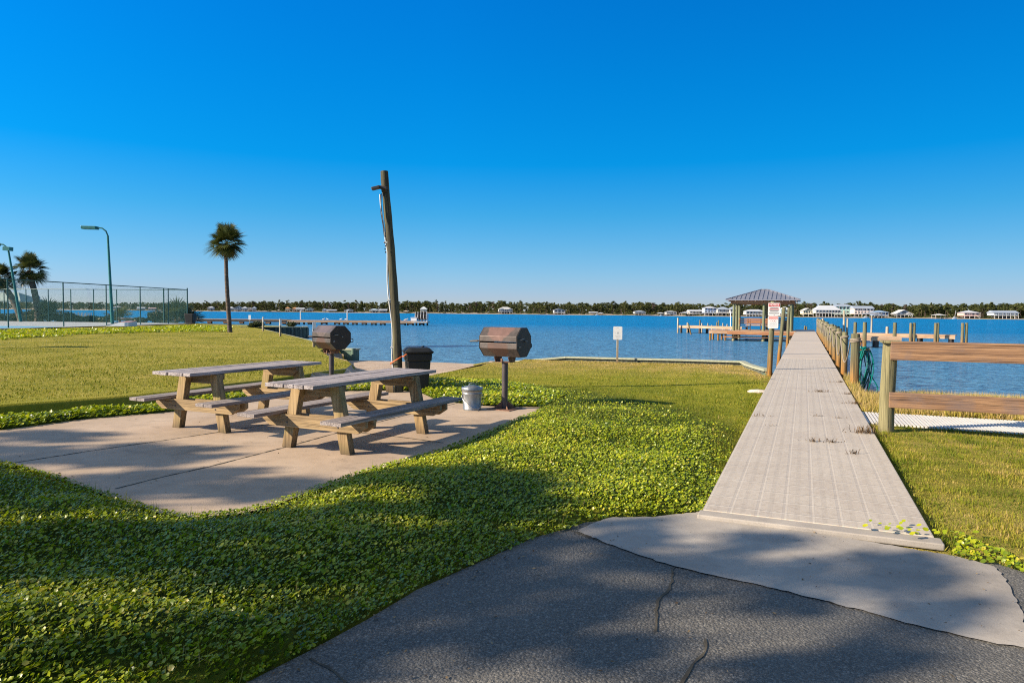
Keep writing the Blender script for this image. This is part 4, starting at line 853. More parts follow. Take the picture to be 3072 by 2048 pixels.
# ------------------------------------------------------------------ leaves helpers
def leafmat(name, stops, rough=.45, transl=.35, spec=.4):
    t = NT(name); a = t.n('Attribute', attribute_name='tint').outputs['Fac']; c = ramp(t.nt, a, stops); t.base(c); t.rough(rough); t.b.inputs['Specular IOR Level'].default_value = spec
    tr = t.n('BsdfTranslucent'); t.l(c, tr.inputs[0]); mx = t.n('MixShader'); mx.inputs[0].default_value = transl; t.l(t.b.outputs[0], mx.inputs[1]); t.l(tr.outputs[0], mx.inputs[2]); t.l(mx.outputs[0], t.out.inputs[0]); return t.m
m_palm = leafmat('palm_leaf', [(0, (.03, .045, .012)), (.6, (.075, .09, .022)), (.85, (.14, .13, .04)), (1, (.26, .19, .09))], .4, .25)
m_shrub = leafmat('shrub_leaf', [(0, (.018, .026, .007)), (.6, (.05, .065, .016)), (1, (.13, .13, .045))], .5, .25)
m_needle = leafmat('pine_needle', [(0, (.026, .036, .012)), (.5, (.062, .080, .022)), (1, (.14, .14, .045))], .7, .3, .2)
m_bare = leafmat('bare_twigs', [(0, (.06, .045, .035)), (1, (.15, .12, .10))], .9, .1, .1)
m_trunk = wood('palm_trunk_bark', 0, (.15, .105, .08), (.09, .062, .05), (.035, .027, .022), 9, .5); m_bark = pbr('pine_bark', (.15, .11, .085), (.09, .065, .05), scale=3, stretch=(4, 4, .6), rough=.95, bump=.4)
def basis(d):
    d = d/np.linalg.norm(d); u = np.cross(d, [0, 0, 1.]); 
    if np.linalg.norm(u) < 1e-3: u = np.array([1., 0, 0])
    u /= np.linalg.norm(u); return d, u, np.cross(u, d)
def fan_crown(r, n, lp, fr, emin, emax, droop=.25, dead=0, nseg=20, wid=.035):
    V, Q, Tn = [], [], []
    for i in range(n+dead):
        az = i*2.399+r.uniform(-.3, .3); k = (i+.5)/n
        e = emax-(emax-emin)*min(1, k)**1.1 if i < n else R(-62); l = lp*r.uniform(.4, 1.12); s = r.uniform(.8, 1.1)*fr; base = np.array([0, 0, 0.]); d = np.array([math.cos(az)*math.cos(e), math.sin(az)*math.cos(e), math.sin(e)])
        d, u, w = basis(d); end = base+d*l-np.array([0, 0, l*l*.10*math.cos(e)])
        o = len(V); V += [base+u*.018, base-u*.018, end-u*.012, end+u*.012]; Q.append((o, o+1, o+2, o+3)); Tn += [.75]*4
        d2 = d-np.array([0, 0, .3*math.cos(e)]); d2, u2, w2 = basis(d2); roll = r.uniform(-.5, .5); u2, w2 = u2*math.cos(roll)+w2*math.sin(roll), w2*math.cos(roll)-u2*math.sin(roll); tn = r.uniform(.05, .8) if i < n else .95
        for j in range(nseg):
            a = R(-118)+R(236)*j/(nseg-1); dd = d2*math.cos(a)+u2*math.sin(a)+w2*.22*abs(math.sin(a)); ll = s*(.72+.28*math.cos(a*.6))*r.uniform(.85, 1.08); sd = np.cross(dd, w2); sd /= np.linalg.norm(sd)
            mid = end+dd*ll*.5-np.array([0, 0, droop*ll*.12]); tip = end+dd*ll-np.array([0, 0, droop*ll*.75]); o = len(V); wv_ = wid*(fr/.8)
            V += [end, mid+sd*wv_, tip, mid-sd*wv_]; Q.append((o, o+1, o+2, o+3)); t_ = np.clip(tn+r.uniform(-.12, .15), 0, 1); Tn += [t_*.8, t_, min(1, t_+.1), t_]
    return np.array(V), np.array(Q), np.array(Tn)
def palm(label, px, pyb, y, z, crown, tops, r0, group='palms by the court', seed=1, n=38, lp=.75, fr=.72):
    r = random.Random(seed); x = X(px, y); t = thing('sabal_palm', label, 'palm tree', (x, y, z-.15), 0, group)
    cx, cz = X(crown[0], y)-x, Z(crown[0], crown[1], y)-z+.15; q = []
    for k in range(31):
        f = k/30; mid = tops if tops is not None else 0; q.append((cx*f+mid*math.sin(math.pi*f), .05*math.sin(f*5), cz*f))
    m = MB(); m.tube(q, [r0*(1.18-.3*f) * (1+.04*math.sin(f*130)) if f > .04 else r0*1.35 for f in [k/30 for k in range(31)]], 14); m.build('trunk', m_trunk, t, smooth=True)
    m = MB(); m.tube([Vector(q[-3]), Vector(q[-1])+Vector((0, 0, -.05)), Vector(q[-1])+Vector((0, 0, .12))], [r0*1.0, r0*1.25, r0*.5], 12); m.build('boot_jacket', pbr('palm_boots', (.16, .12, .07), (.08, .06, .03), scale=12, bump=.6), t, smooth=True)
    V, Q, Tn = fan_crown(r, n, lp, fr, R(-42), R(82), .22, 3, 26, .028); npmesh('crown', V+np.array([cx, 0, cz+.1]), Q, m_palm, Tn, t); return t
palm('slender single palm with a round crown on the left lawn', 690, 1003, 39.5, .17, (681, 738), -.08, .112, seed=3, n=50, lp=.76, fr=.72)
palm('thick palm leaning left behind the court fence, right of the leaning court lamp', 116, 957, 66, .2, (92, 815), .12, .27, seed=5, n=54, lp=1.15, fr=1.0)
palm('strongly leaning palm cut by the left edge behind the court fence', 66, 958, 65, .2, (0, 838), .3, .27, seed=9, n=50, lp=1.05, fr=.95)
courtlamp('teal court lamp standing beyond the left edge of the lawn', -1371, 960, 20.5, 0, -1371, 395, False, .05)
def shrubpalm(label, px, py, y, s, seed, n=26, wid=.036):
    r = random.Random(seed); x = X(px, y); o = thing('palmetto', label, 'palmetto', (x, y, float(zland(x, y))-.05), 0, 'palmettos by the court'); V, Q, Tn = fan_crown(r, n, .95*s, .7*s, R(2), R(84), .08, 0, 16, wid*1.0)
    npmesh('fronds', V+np.array([0, 0, .2]), Q, m_palm, Tn, o); m = MB(); m.tube([(0, 0, -.2), (.05, 0, .35*s)], [.12*s, .08*s], 8); m.build('stem', m_bark, o); return o
shrubpalm('big palmetto at the tall corner post of the court fence', 527, 970, 63.5, 1.5, 1, 46); shrubpalm('dark palmetto just right of the fence corner, behind the litter bin', 556, 970, 64.5, 1.3, 2, 30)
shrubpalm('small palmetto beside the straight court lamp', 358, 975, 64.5, 1.15, 3, 20); shrubpalm('yellowing palmetto at the foot of the thick left palm', 146, 972, 66.5, 1.45, 4, 34)
def leafcloud(r, n, rad, size, c=(0, 0, 0), shell=.55):
    d = r.normal(size=(n, 3)); d /= np.linalg.norm(d, axis=1)[:, None]; q = d*np.array(rad)*(shell+(1-shell)*r.random((n, 1)))+np.array(c)
    a = r.normal(size=(n, 3)); a /= np.linalg.norm(a, axis=1)[:, None]; b_ = np.cross(a, r.normal(size=(n, 3))); b_ /= np.linalg.norm(b_, axis=1)[:, None]; s = size*r.uniform(.6, 1.25, (n, 1))
    V = np.stack([q-a*s-b_*s*.6, q+a*s*.3-b_*s, q+a*s+b_*s*.5, q-a*s*.2+b_*s], 1).reshape(-1, 3); return V, np.arange(4*n).reshape(-1, 4), np.repeat(np.clip(r.normal(.5, .22, n), 0, 1), 4)
def cat_clouds(L):
    o = 0; V, Q, Tn = [], [], []
    for v, q, t in L: V.append(v); Q.append(q+o); Tn.append(t); o += len(v)
    return np.concatenate(V), np.concatenate(Q), np.concatenate(Tn)
def shrub(label, px, y, w, h, seed, group='dark shrubs hedging the court', z=None, mat=None, size=.09):
    r = np.random.default_rng(seed); x = X(px, y); z = float(zland(x, y)) if z is None else z; t = thing('shrub', label, 'shrub', (x, y, z-.05), 0, group)
    L = [leafcloud(r, int(130*w), (w*.28, w*.22, h*.34), size, (r.uniform(-.3, .3)*w, r.uniform(-.2, .2)*w, h*r.uniform(.3, .62)), .3) for k in range(6)]
    npmesh('foliage', *cat_clouds(L)[:2], mat or m_shrub, cat_clouds(L)[2] if False else np.concatenate([l[2] for l in L]), t)
    m = MB()
    for k in range(4): m.tube([(0, 0, -.1), (r.uniform(-.3, .3)*w, r.uniform(-.1, .1), h*.6)], [.03, .012], 5)
    m.build('stems', m_bark, t); return t
for i, (px, w, h) in enumerate([(18, 2.6, .8), (52, 2.0, .9), (98, 2.0, .75), (176, 2.6, 1.0), (228, 2.6, .75), (272, 2.6, .75), (312, 2.2, .8)]):
    shrub('low dark shrub behind the court fence, number %s from the left' % ('one two three four five six seven'.split()[i]), px, 66.5+.3*(i % 2), w, h, 20+i)
shrub('low dark shrub right of the upturned hull', 417, 63, 1.7, .62, 31); shrub('rounded dark shrub left of the big palmetto', 483, 64, 2.6, 1.3, 32); shrub('grey-green shrub in the hedge left of the thick palm', 90, 68, 1.8, 1.3, 34)
shrub('small bright shrub on the bulkhead between the two edge-on sign posts', 768, 50.5, 1.2, .55, 33, 'plants on the cove walls', size=.06); shrub('tuft of weeds growing on the jetty wall', 872, 52.9, 1.0, .5, 35, 'plants on the cove walls', .26, size=.06)
# picket fence, signs, gazebo, water tower beyond the court
pf = thing('picket_fence', 'thin timber picket fence beyond the court hedge at the water', 'fence', (X(168, 70), 70, .15)); m = MB()
for k in range(26): m.box((k*.145, 0, .5+.06*math.sin(k*2.1)), (.05, .02, .95))
m.build('pickets', m_pilegrey, pf); m = MB(); m.box((1.8, .02, .35), (3.8, .02, .05)); m.box((1.8, .02, .7), (3.8, .02, .05)); m.build('rails', m_pilegrey, pf)
lg = thing('shore_shelter', 'open timber shelter with a shingled roof beyond the court at the left edge', 'shelter', (X(20, 76), 76, .15)); y = 76; m = MB()
for x in (-3.2, -.8, 1.4):
    for yy in (0, 3): m = MB(); m.box((x, yy, 1.1), (.16, .16, 2.2)); m.build('post', m_teal, lg)
m = MB(); m.add([(-4, -.6, 2.25), (2.0, -.6, 2.25), (2.0, 3.6, 2.25), (-4, 3.6, 2.25), (-2.6, 1.5, 3.15), (.3, 1.5, 3.15), (-4, -.6, 2.1), (2.0, -.6, 2.1), (2.0, 3.6, 2.1), (-4, 3.6, 2.1)], [(0, 1, 5, 4), (1, 2, 5), (2, 3, 4, 5), (3, 0, 4), (6, 7, 1, 0), (7, 8, 2, 1), (8, 9, 3, 2), (9, 6, 0, 3)]); m.build('roof', pbr('pale_shelter_roof', (.32, .40, .37), (.24, .31, .29), scale=2, stretch=(6, .4, 1)), lg)
m = MB(); m.box((-1, .2, .75), (4.5, .06, .1)); m.box((-1, .2, .4), (4.5, .06, .1)); m.build('railing', m_teal, lg)
wt = thing('water_tower', 'small blue water tower above the far trees between the left palms', 'water tower', (X(112, 1000), 1000, 0)); zc = Z(112, 893, 1000)
m = MB(); m.lathe([(1.6, 0), (1.3, zc-5), (2.4, zc-3.5)], 12); m.build('shaft', pbr('pale_blue_tower_paint', (.42, .52, .62), scale=.2), wt, smooth=True); m = MB(); m.lathe([(2.4, -3.5), (4.2, -.6), (4.2, .6), (2.2, 3.3), (.2, 4)], 16, (0, 0, zc)); m.build('tank', pbr('blue_tower_paint', (.10, .26, .50), scale=.2), wt, smooth=True)
# ------------------------------------------------------------------ the far shore
def fd(px): return float(np.interp(px, [-600, 400, 1500, 2870, 3800], [960, 885, 737, 553, 470]))
sp = list(range(-700, 3900, 100)); near = [(X(p, fd(p)), fd(p)+3*math.sin(p*.017)+2*math.sin(p*.05)) for p in sp]; back = [(X(p, fd(p)+320), fd(p)+320) for p in sp][::-1]
mid = [(X(p, fd(p)+d_), fd(p)+d_) for p in sp for d_ in (3, 8, 24, 150)]
def zshore(x, y):
    px = 1536+np.asarray(x)/np.asarray(y)*F; d = np.asarray(y)-np.interp(px, [-600, 400, 1500, 2870, 3800], [960, 885, 737, 553, 470]); return np.interp(d, [-6, 0, 5, 14, 40, 320], [-.9, -.5, -.15, .4, .8, 2.])
m_shore = sandmat('far_shore_sand', (.30, .235, .16), (.46, .40, .33), (.15, .12, .07)); sheet('far_shore', near+back, m_shore, zshore, np.array(mid))
def pinemesh(r, h, cw, base, n, twig=False):
    L = []; nc = r.integers(7, 12)
    for k in range(nc):
        f = r.uniform(base, .97); w = cw*(1.05-.75*abs(f-.72)/.5); a = r.uniform(0, 6.28); q = w*r.uniform(.1, .75)
        L.append(leafcloud(r, n, (w*r.uniform(.38, .6), w*r.uniform(.38, .6), h*r.uniform(.045, .085)), .42 if not twig else .16, (q*math.cos(a), q*math.sin(a), h*f), .35))
    return cat_clouds(L)
vr = np.random.default_rng(77); VAR = []; FULL = []
for k in range(9):
    h = 13*vr.uniform(.88, 1.15); VAR.append((h, *pinemesh(vr, h, vr.uniform(2.3, 3.4), vr.uniform(.38, .55), 26)))
for k in range(6):
    h = 12*vr.uniform(.9, 1.1); FULL.append((h, *cat_clouds([leafcloud(vr, 24, (vr.uniform(1.6, 2.6), vr.uniform(1.6, 2.6), h*.09), .62, (vr.normal(0, 1.7), vr.normal(0, 1.7), h*f), .35) for f in np.linspace(.1, .95, 10)])))
def trunkv(r, h):
    m = MB(); m.tube([(0, 0, -.5), (r.uniform(-.2, .2), 0, h*.5), (r.uniform(-.3, .3), 0, h*.93)], [.2, .15, .05], 5, cap=False)
    for k in range(4): z = h*r.uniform(.45, .85); a = r.uniform(0, 6.28); m.tube([(0, 0, z), (2*math.cos(a), 2*math.sin(a), z+.5)], [.06, .02], 4, cap=False)
    return m
PROTO = []
for k in range(9):
    h, V, Q, Tn = VAR[k]; t = thing('shore_pine', 'tall pine rising from the wooded far shore', 'pine tree', (0, 0, 0), 0, 'pines along the far shore'); trunkv(vr, h).build('trunk', m_bark, t); npmesh('crown', V, Q, m_needle, Tn, t); PROTO.append(t)
used = [0]*9
def pine(px, back_, s, k):
    y = fd(px)+back_; x = X(px, y); o = PROTO[k] if not used[k] else copy_tree(PROTO[k]); used[k] = 1; o.location = (x, y, float(zshore(x, y))-.1); o.rotation_euler = (0, 0, vr.uniform(0, 6.28)); o.scale = (s*vr.uniform(.9, 1.2), s*vr.uniform(.9, 1.2), s)
HP = [(-200, .80), (300, .74), (600, .86), (900, 1.0), (1130, .95), (1260, 1.1), (1380, .85), (1440, 1.1), (1600, 1.02), (1780, .92), (1900, 1.06), (2000, .98), (2150, .92), (2400, .98), (2600, 1.0), (2750, .92), (2900, .98), (3200, 1.02)]
def hp(px): return float(np.interp(px, [a for a, b_ in HP], [b_ for a, b_ in HP]))
houses_px = [(346, 362), (418, 434), (450, 466), (626, 643), (688, 767), (858, 940), (968, 1060), (1109, 1160), (1260, 1282), (1493, 1536), (1658, 1692), (1767, 1806), (1899, 1932), (1971, 2289), (2403, 2654), (2678, 2726), (2798, 2827), (2880, 2926), (2970, 3039)]
for i in range(100):
    px = -40+3140*i/100+vr.uniform(-12, 12); emergent = vr.random() < .25
    pine(px, vr.uniform(42, 75), hp(px)*(vr.uniform(1.0, 1.12) if emergent else vr.uniform(.82, 1.0)), int(vr.integers(0, 9)))
# the body of the wood behind and between them
WV, WQ, WT = [], [], []; TV, TQ = [], []; BV, BQ, BT = [], [], []; o1 = o2 = o3 = 0
for i in range(2000):
    px = vr.uniform(-350, 3350); fr_ = i < 420; d_ = vr.uniform(34, 58) if fr_ else vr.uniform(52, 200); y = fd(px)+d_; x = X(px, y); z = float(zshore(x, y)); k = int(vr.integers(0, 9)); s = hp(px)*(vr.uniform(.62, .97) if fr_ else vr.uniform(.72, 1.04)); a = vr.uniform(0, 6.28); c, sn = math.cos(a), math.sin(a)
    if not fr_: k = k % 6
    h, V, Q, Tn = (VAR if fr_ else FULL)[k]; w = s*vr.uniform(1., 1.25); W = np.c_[(V[:, 0]*c-V[:, 1]*sn)*w+x, (V[:, 0]*sn+V[:, 1]*c)*w+y, V[:, 2]*s+z]
    tone = vr.normal(0, .16)
    if vr.random() < (.10 if px < 1700 else .04) and fr_: BV.append(W); BQ.append(Q+o3); BT.append(Tn); o3 += len(W)
    else: WV.append(W); WQ.append(Q+o1); WT.append(np.clip(Tn+tone, 0, 1)); o1 += len(W)
    if fr_:
        tv = np.array([(x-.2, y, z-.3), (x+.2, y, z-.3), (x+.09, y, z+h*s*.9), (x-.09, y, z+h*s*.9), (x, y-.2, z-.3), (x, y+.2, z-.3), (x, y+.09, z+h*s*.9), (x, y-.09, z+h*s*.9)]); TV.append(tv); TQ.append(np.array([[0, 1, 2, 3], [4, 5, 6, 7]])+o2); o2 += 8
for i in range(760):                                  # undergrowth at the wood's foot
    px = vr.uniform(-350, 3350); y = fd(px)+(vr.uniform(22, 66) if i < 420 else vr.uniform(9, 22)); x = X(px, y); z = float(zshore(x, y)); V, Q, Tn = leafcloud(vr, 34, (vr.uniform(1.5, 4), 2, vr.uniform(.8, 2.4) if i < 420 else vr.uniform(.3, .8)), .45, (x, y, z+(1.2 if i < 420 else .4)), .3); WV.append(V); WQ.append(Q+o1); WT.append(np.clip(Tn+vr.normal(-.1, .2), 0, 1)); o1 += len(V)
wd = npmesh('far_woods', np.concatenate(WV), np.concatenate(WQ), m_needle, np.concatenate(WT)); wd['kind'] = 'stuff'
tw = npmesh('wood_trunks', np.concatenate(TV), np.concatenate(TQ), m_bark, None, wd); bw_ = npmesh('bare_crowns', np.concatenate(BV), np.concatenate(BQ), m_bare, np.concatenate(BT), wd)
# ------------------------------------------------------------------ far houses
HC = {}
def paint(c, rough=.7):
    if c not in HC: HC[c] = pbr('house_paint', c, tuple(min(1, x*.93) for x in c), scale=.4, rough=rough)
    return HC[c]
WHT = (.47, .47, .47); GRY = (.45, .48, .52); ROOFW = (.50, .52, .56); ROOFB = (.30, .35, .43); ROOFG = (.30, .31, .33); MINT = (.40, .66, .60); PINK = (.72, .42, .36); YEL = (.76, .62, .36); BEI = (.62, .56, .46); BLU = (.38, .46, .62); ORG = (.55, .28, .12); TAN = (.5, .40, .30)
def house(label, x0, x1, ytop, ybase, wall, roof, kind='hip', stilts=.3, rooff=.3, nwin=4, floors=1, back=14., cat='house', porch=True, name='shore_house', open_=False, wing=None):
    px = (x0+x1)/2; y = fd(px)+back; x = X(px, y); z = float(zshore(x, y))-.1; W = (x1-x0)/F*y; H = Z(px, ytop, y)-z; D = W*.8 if W < 14 else 10; t = thing(name, label, cat, (x, y, z), -math.atan2(x, y)*.35+R(4), 'houses on the far shore' if cat == 'house' else 'boathouses on the far shore')
    hs_, hr = H*stilts, H*rooff; hw = H-hs_-hr; w2, d2 = W/2*.92, D/2; z1 = hs_+hw
    mw, mr = paint(wall), paint(roof, .45)
    if not open_:
        m = MB(); m.box((0, 0, hs_+hw/2), (w2*2, d2*2, hw)); m.build('wall', mw, t)
        mg = MB()
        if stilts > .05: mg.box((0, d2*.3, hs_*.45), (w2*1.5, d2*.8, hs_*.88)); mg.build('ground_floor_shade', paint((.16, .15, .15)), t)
    ns = max(3, int(W/2.6))
    for k in range(ns):
        for yy in (-d2+.1, d2-.1) if open_ else (-d2-1.3,):
            m = MB(); m.box((-w2+.15+(2*w2-.3)*k/(ns-1), yy, (hs_ if not open_ else z1)/2-.2), (.28, .28, (hs_ if not open_ else z1)+.4)); m.build('stilt', paint(WHT if not open_ else TAN), t)
    if porch and not open_:
        m = MB(); m.box((0, -d2-.75, hs_-.08), (w2*2, 1.5, .18)); m.box((0, -d2-1.45, hs_+.95), (w2*2, .06, .12)); m.build('porch', paint(WHT), t)
        for k in range(ns): m = MB(); m.box((-w2+.15+(2*w2-.3)*k/(ns-1), -d2-1.35, hs_+hw/2), (.16, .16, hw)); m.build('porch_post', paint(WHT), t)
        m = MB(); n = 7
        for k in range(n): m.box((w2*.55+.32*k, -d2-1.9-.0*k, hs_*(1-(k+.5)/n)), (.34, 1.1, .1))
        m.beam((w2*.5, -d2-1.4, hs_+.7), (w2*.5+.32*n, -d2-1.4, .7), .07, .1); m.build('stair', paint(WHT), t)
    for fl_ in range(floors):
        for k in range(nwin):
            zz = hs_+hw*(fl_+.55)/floors; m = MB(); m.box((-w2+2*w2*(k+.5)/nwin, -d2-.02, zz), (2*w2/nwin*.55, .09, hw/floors*.55)); m.build('window', m_glass, t)
    e = .7; m = MB(); yo = 1.5 if porch else .6; a, b_, c0, d0 = -w2-e, w2+e, -d2-yo, d2+e
    if kind == 'hip':
        rl = max(.05, (w2+e)-(d2+e)*.95) if w2 > d2 else .6; yc = (c0+d0)/2; m.add([(a, c0, z1), (b_, c0, z1), (b_, d0, z1), (a, d0, z1), (-rl, yc, H), (rl, yc, H)], [(0, 1, 5, 4), (1, 2, 5), (2, 3, 4, 5), (3, 0, 4), (3, 2, 1, 0)])
    elif kind == 'gable':                            # gable end towards the water
        m.add([(a, c0, z1-.3), (b_, c0, z1-.3), (b_, d0, z1-.3), (a, d0, z1-.3), (0, c0, H), (0, d0, H), (a+.4, c0, z1-.55), (b_-.4, c0, z1-.55), (b_-.4, d0, z1-.55), (a+.4, d0, z1-.55)], [(0, 4, 5, 3), (4, 1, 2, 5), (6, 0, 3, 9), (1, 7, 8, 2)])
        g = MB(); g.prism([(-w2, 0, z1-.05), (w2, 0, z1-.05), (0, 0, H-.25)], (0, -d2, 0), (0, -d2+.3, 0)); g.build('gable', mw, t); g = MB(); g.box((0, -d2-.03, z1+(H-z1)*.3), (w2*.5, .1, (H-z1)*.35)); g.build('window', m_glass, t)
    else:                                            # ridge along the shore
        yc = (c0+d0)/2; m.add([(a, c0, z1), (b_, c0, z1), (b_, d0, z1), (a, d0, z1), (a, yc, H), (b_, yc, H)], [(0, 1, 5, 4), (2, 3, 4, 5), (0, 4, 3), (1, 2, 5), (3, 2, 1, 0)])
    m.build('roof', mr, t)
    if wing:
        m = MB(); m.prism([(0, -1.9, z1-.2), (0, 1.9, z1-.2), (0, 0, z1+hr*.75)], (0, 0, 0), (0, 0, 0)) if False else None
        for sx in wing:
            g = MB(); g.prism([(sx*w2*.6-w2*.22, 0, z1), (sx*w2*.6+w2*.22, 0, z1), (sx*w2*.6, 0, z1+hr*.6)], (0, c0-.05, 0), (0, d2*.2, 0)); g.build('dormer', mr, t)
    return t
house('small white bungalow seen through the court fence by the thick palm', 344, 364, 917.5, 929, WHT, ROOFW, stilts=.2); house('low white house seen through the court fence, middle one', 415, 436, 921, 930, GRY, ROOFW, 'ridge', .3); house('low white house with a rusty roof left of the big palmetto', 448, 468, 923, 931, WHT, (.55, .35, .3), 'ridge', .2)
house('white house on stilts left of the single palm', 625, 643, 919, 931.5, WHT, ROOFW, stilts=.3, floors=2); house('grey-white house just right of the single palm trunk', 687, 702, 920, 932, GRY, ROOFW); house('white house with a mint side and twin gables behind the pier', 704, 726, 918, 932.5, WHT, ROOFW, 'gable', .25, floors=2); house('grey house with a dark porch behind the pier', 727, 743, 920, 932.5, GRY, ROOFW); house('pinkish house between the grey house and a white one', 746, 758, 923, 933, (.66, .48, .40), ROOFG); house('white narrow house at the right end of the left cluster', 758, 769, 920, 933, WHT, ROOFB)
house('orange-yellow boxy house on the far shore', 857, 870, 921, 932, YEL, ORG); house('orange-brown house right of the orange-yellow one', 878, 892, 921.5, 932.5, ORG, ORG); house('wide low house with a white roof behind the pier', 889, 913, 923, 934, TAN, ROOFW, 'ridge'); house('cream gabled house above the brown grill', 917, 940, 922, 935, (.66, .62, .5), (.6, .58, .5), 'gable')
house('house with a blue wall behind the gulls on the pier', 967, 981, 926, 936, BLU, ROOFB); house('low pinkish house right of the blue-walled one', 981, 1010, 928, 936.5, (.62, .5, .44), ROOFW, 'ridge'); house('white house left of the leaning pole, nearer the right lamp post', 1033, 1060, 926, 937, WHT, ROOFW, 'gable'); house('house with a pale blue roof left of the leaning pole', 1108, 1137, 926, 938, BEI, (.55, .66, .74)); house('long white house touching the leaning pole', 1137, 1161, 927, 938, WHT, ROOFW, 'ridge')
house('tall cream house with a pale grey roof above the stacked chairs', 1260, 1281, 920, 939, (.70, .66, .52), (.6, .64, .68), stilts=.2, floors=2, rooff=.38); house('tiny tan boathouse right of the leaning pole', 1210, 1223, 931, 939, TAN, TAN, stilts=.1, rooff=.4, open_=True, cat='boathouse', name='boathouse', back=6)
house('large white mansion alone among the trees in the middle of the far shore', 1493, 1537, 920.5, 943, WHT, WHT, stilts=.28, floors=2, nwin=7, wing=(-1, 1), rooff=.36); house('white gabled house with a grey side above the red rusted grill', 1658, 1694, 924.5, 943.5, WHT, ROOFG, 'gable', .2, nwin=3)
house('dark boathouse with a white boat right of the gabled house', 1767, 1790, 935, 947, (.2, .2, .2), ROOFW, 'ridge', .6, open_=True, cat='boathouse', name='boathouse', back=5); house('small pale-roofed boathouse left of the white sign', 1793, 1807, 937, 947, WHT, ROOFW, stilts=.6, open_=True, cat='boathouse', name='boathouse', back=5)
house('white house half hidden by trees right of the white sign', 1899, 1933, 931, 947, WHT, ROOFB, stilts=.3); house('white-roofed shore shelter on posts', 1971, 1989, 937, 949, WHT, ROOFW, stilts=.6, rooff=.3, open_=True, cat='boathouse', name='boathouse', back=5); house('round white house with a grey roof behind the left dock end', 1994, 2026, 931.5, 949, WHT, ROOFG, stilts=.2)
house('low white-roofed boathouse behind the left dock', 2039, 2074, 935, 950, BEI, ROOFW, 'hip', .55, open_=True, cat='boathouse', name='boathouse', back=6); house('long beige house behind the left dock', 2062, 2102, 929, 948, BEI, ROOFW, 'ridge', .25, back=24); house('tall blue-white gabled house on stilts left of the pavilion', 2107, 2145, 918.5, 949, BLU, ROOFW, 'hip', .28, floors=2, rooff=.2); house('white house on stilts with a row of dark windows left of the pavilion', 2146, 2185, 920, 949, WHT, ROOFB, 'hip', .3, nwin=6); house('white house on stilts partly behind the left pavilion posts', 2184, 2214, 919, 949, WHT, ROOFB, 'hip', .3, nwin=4)
house('low white-roofed house seen through the pavilion', 2230, 2290, 928, 949, WHT, ROOFW, 'hip', .2, nwin=5); house('mint house seen between the notice sign and the bare pilings', 2336, 2366, 920, 949, MINT, ROOFW, 'hip', .3)
house('cream yellow house right of the pavilion', 2402, 2434, 924, 951, (.76, .68, .45), WHT, 'gable', .3); house('big white house with a sweeping white roof right of the pavilion', 2437, 2515, 916, 953, WHT, ROOFW, 'hip', .30, rooff=.42, nwin=9); house('mint two-storey house with a grey-blue roof', 2496, 2552, 912, 953, MINT, ROOFB, 'hip', .2, floors=2, rooff=.2, back=34, nwin=5); house('white and pink house with a blue-grey roof right of the mint house', 2553, 2612, 917.5, 952, (.74, .62, .58), ROOFB, 'ridge', .25, floors=2, rooff=.25, back=30, nwin=6); house('low house with a blue metal roof', 2612, 2656, 931, 953, (.22, .30, .45), (.25, .36, .52), 'hip', .2, nwin=3, back=26)
house('dark grey boathouse standing at the water right of the boardwalk pilings', 2588, 2638, 937, 955.5, GRY, ROOFG, 'hip', .6, open_=True, cat='boathouse', name='boathouse', back=3); house('white gabled house with a tall dark window above the fence rail', 2678, 2727, 928.5, 954, WHT, WHT, 'gable', .35, rooff=.5, nwin=3); house('white-roofed boathouse between the gabled house and the pink house', 2798, 2828, 941, 954, WHT, WHT, 'hip', .65, open_=True, cat='boathouse', name='boathouse', back=3)
house('pink house with a pale hip roof above the fence rail', 2879, 2926, 931.5, 955, PINK, ROOFW, 'hip', .3, nwin=4); house('long white house on stilts with a grey metal roof near the right edge', 2969, 3040, 931.5, 956, (.62, .66, .68), ROOFB, 'ridge', .38, rooff=.3, nwin=10)
def boat(label, px, w, h, back, mast=0, hull=WHT):
    y = fd(px)-back; L = w/F*y; t = thing('moored_boat', label, 'boat', (X(px, y), y, WATER)); m = MB(); s = [(-.5, .35), (-.3, .5), (.1, .5), (.35, .36), (.5, .02)]; vs = []
    for z_, k in ((-.15, .75), (h, 1)): vs += [(x*L*(1 if z_ > 0 else .93), yy*L*.3*k, z_+(.25*h*(x+.5) if z_ > 0 else 0)) for x, yy in s]+[(x*L*(1 if z_ > 0 else .93), -yy*L*.3*k, z_+(.25*h*(x+.5) if z_ > 0 else 0)) for x, yy in s[::-1]]
    n = 10; m.add(vs, [tuple(range(n))[::-1], tuple(range(n, 2*n))]+[(i, (i+1) % n, n+(i+1) % n, n+i) for i in range(n)]); m.build('hull', paint(hull), t); m = MB(); m.box((-.05*L, 0, h*1.5), (L*.3, L*.22, h)); m.build('cabin', paint(WHT), t)
    if mast: m = MB(); m.tube([(0, 0, h), (.12*mast, 0, mast)], .12, 5); m.build('mast', paint(WHT), t)
    return t
boat('white boat with a raised mast left of the pink house', 2862, 13, .9, 4, 7); boat('white motor boat under the dark boathouse', 2597, 20, .9, 5); boat('small white boat at the boathouse left of the white sign', 1790, 10, .8, 6); boat('white boat moored left of the round house', 1982, 9, .8, 6)
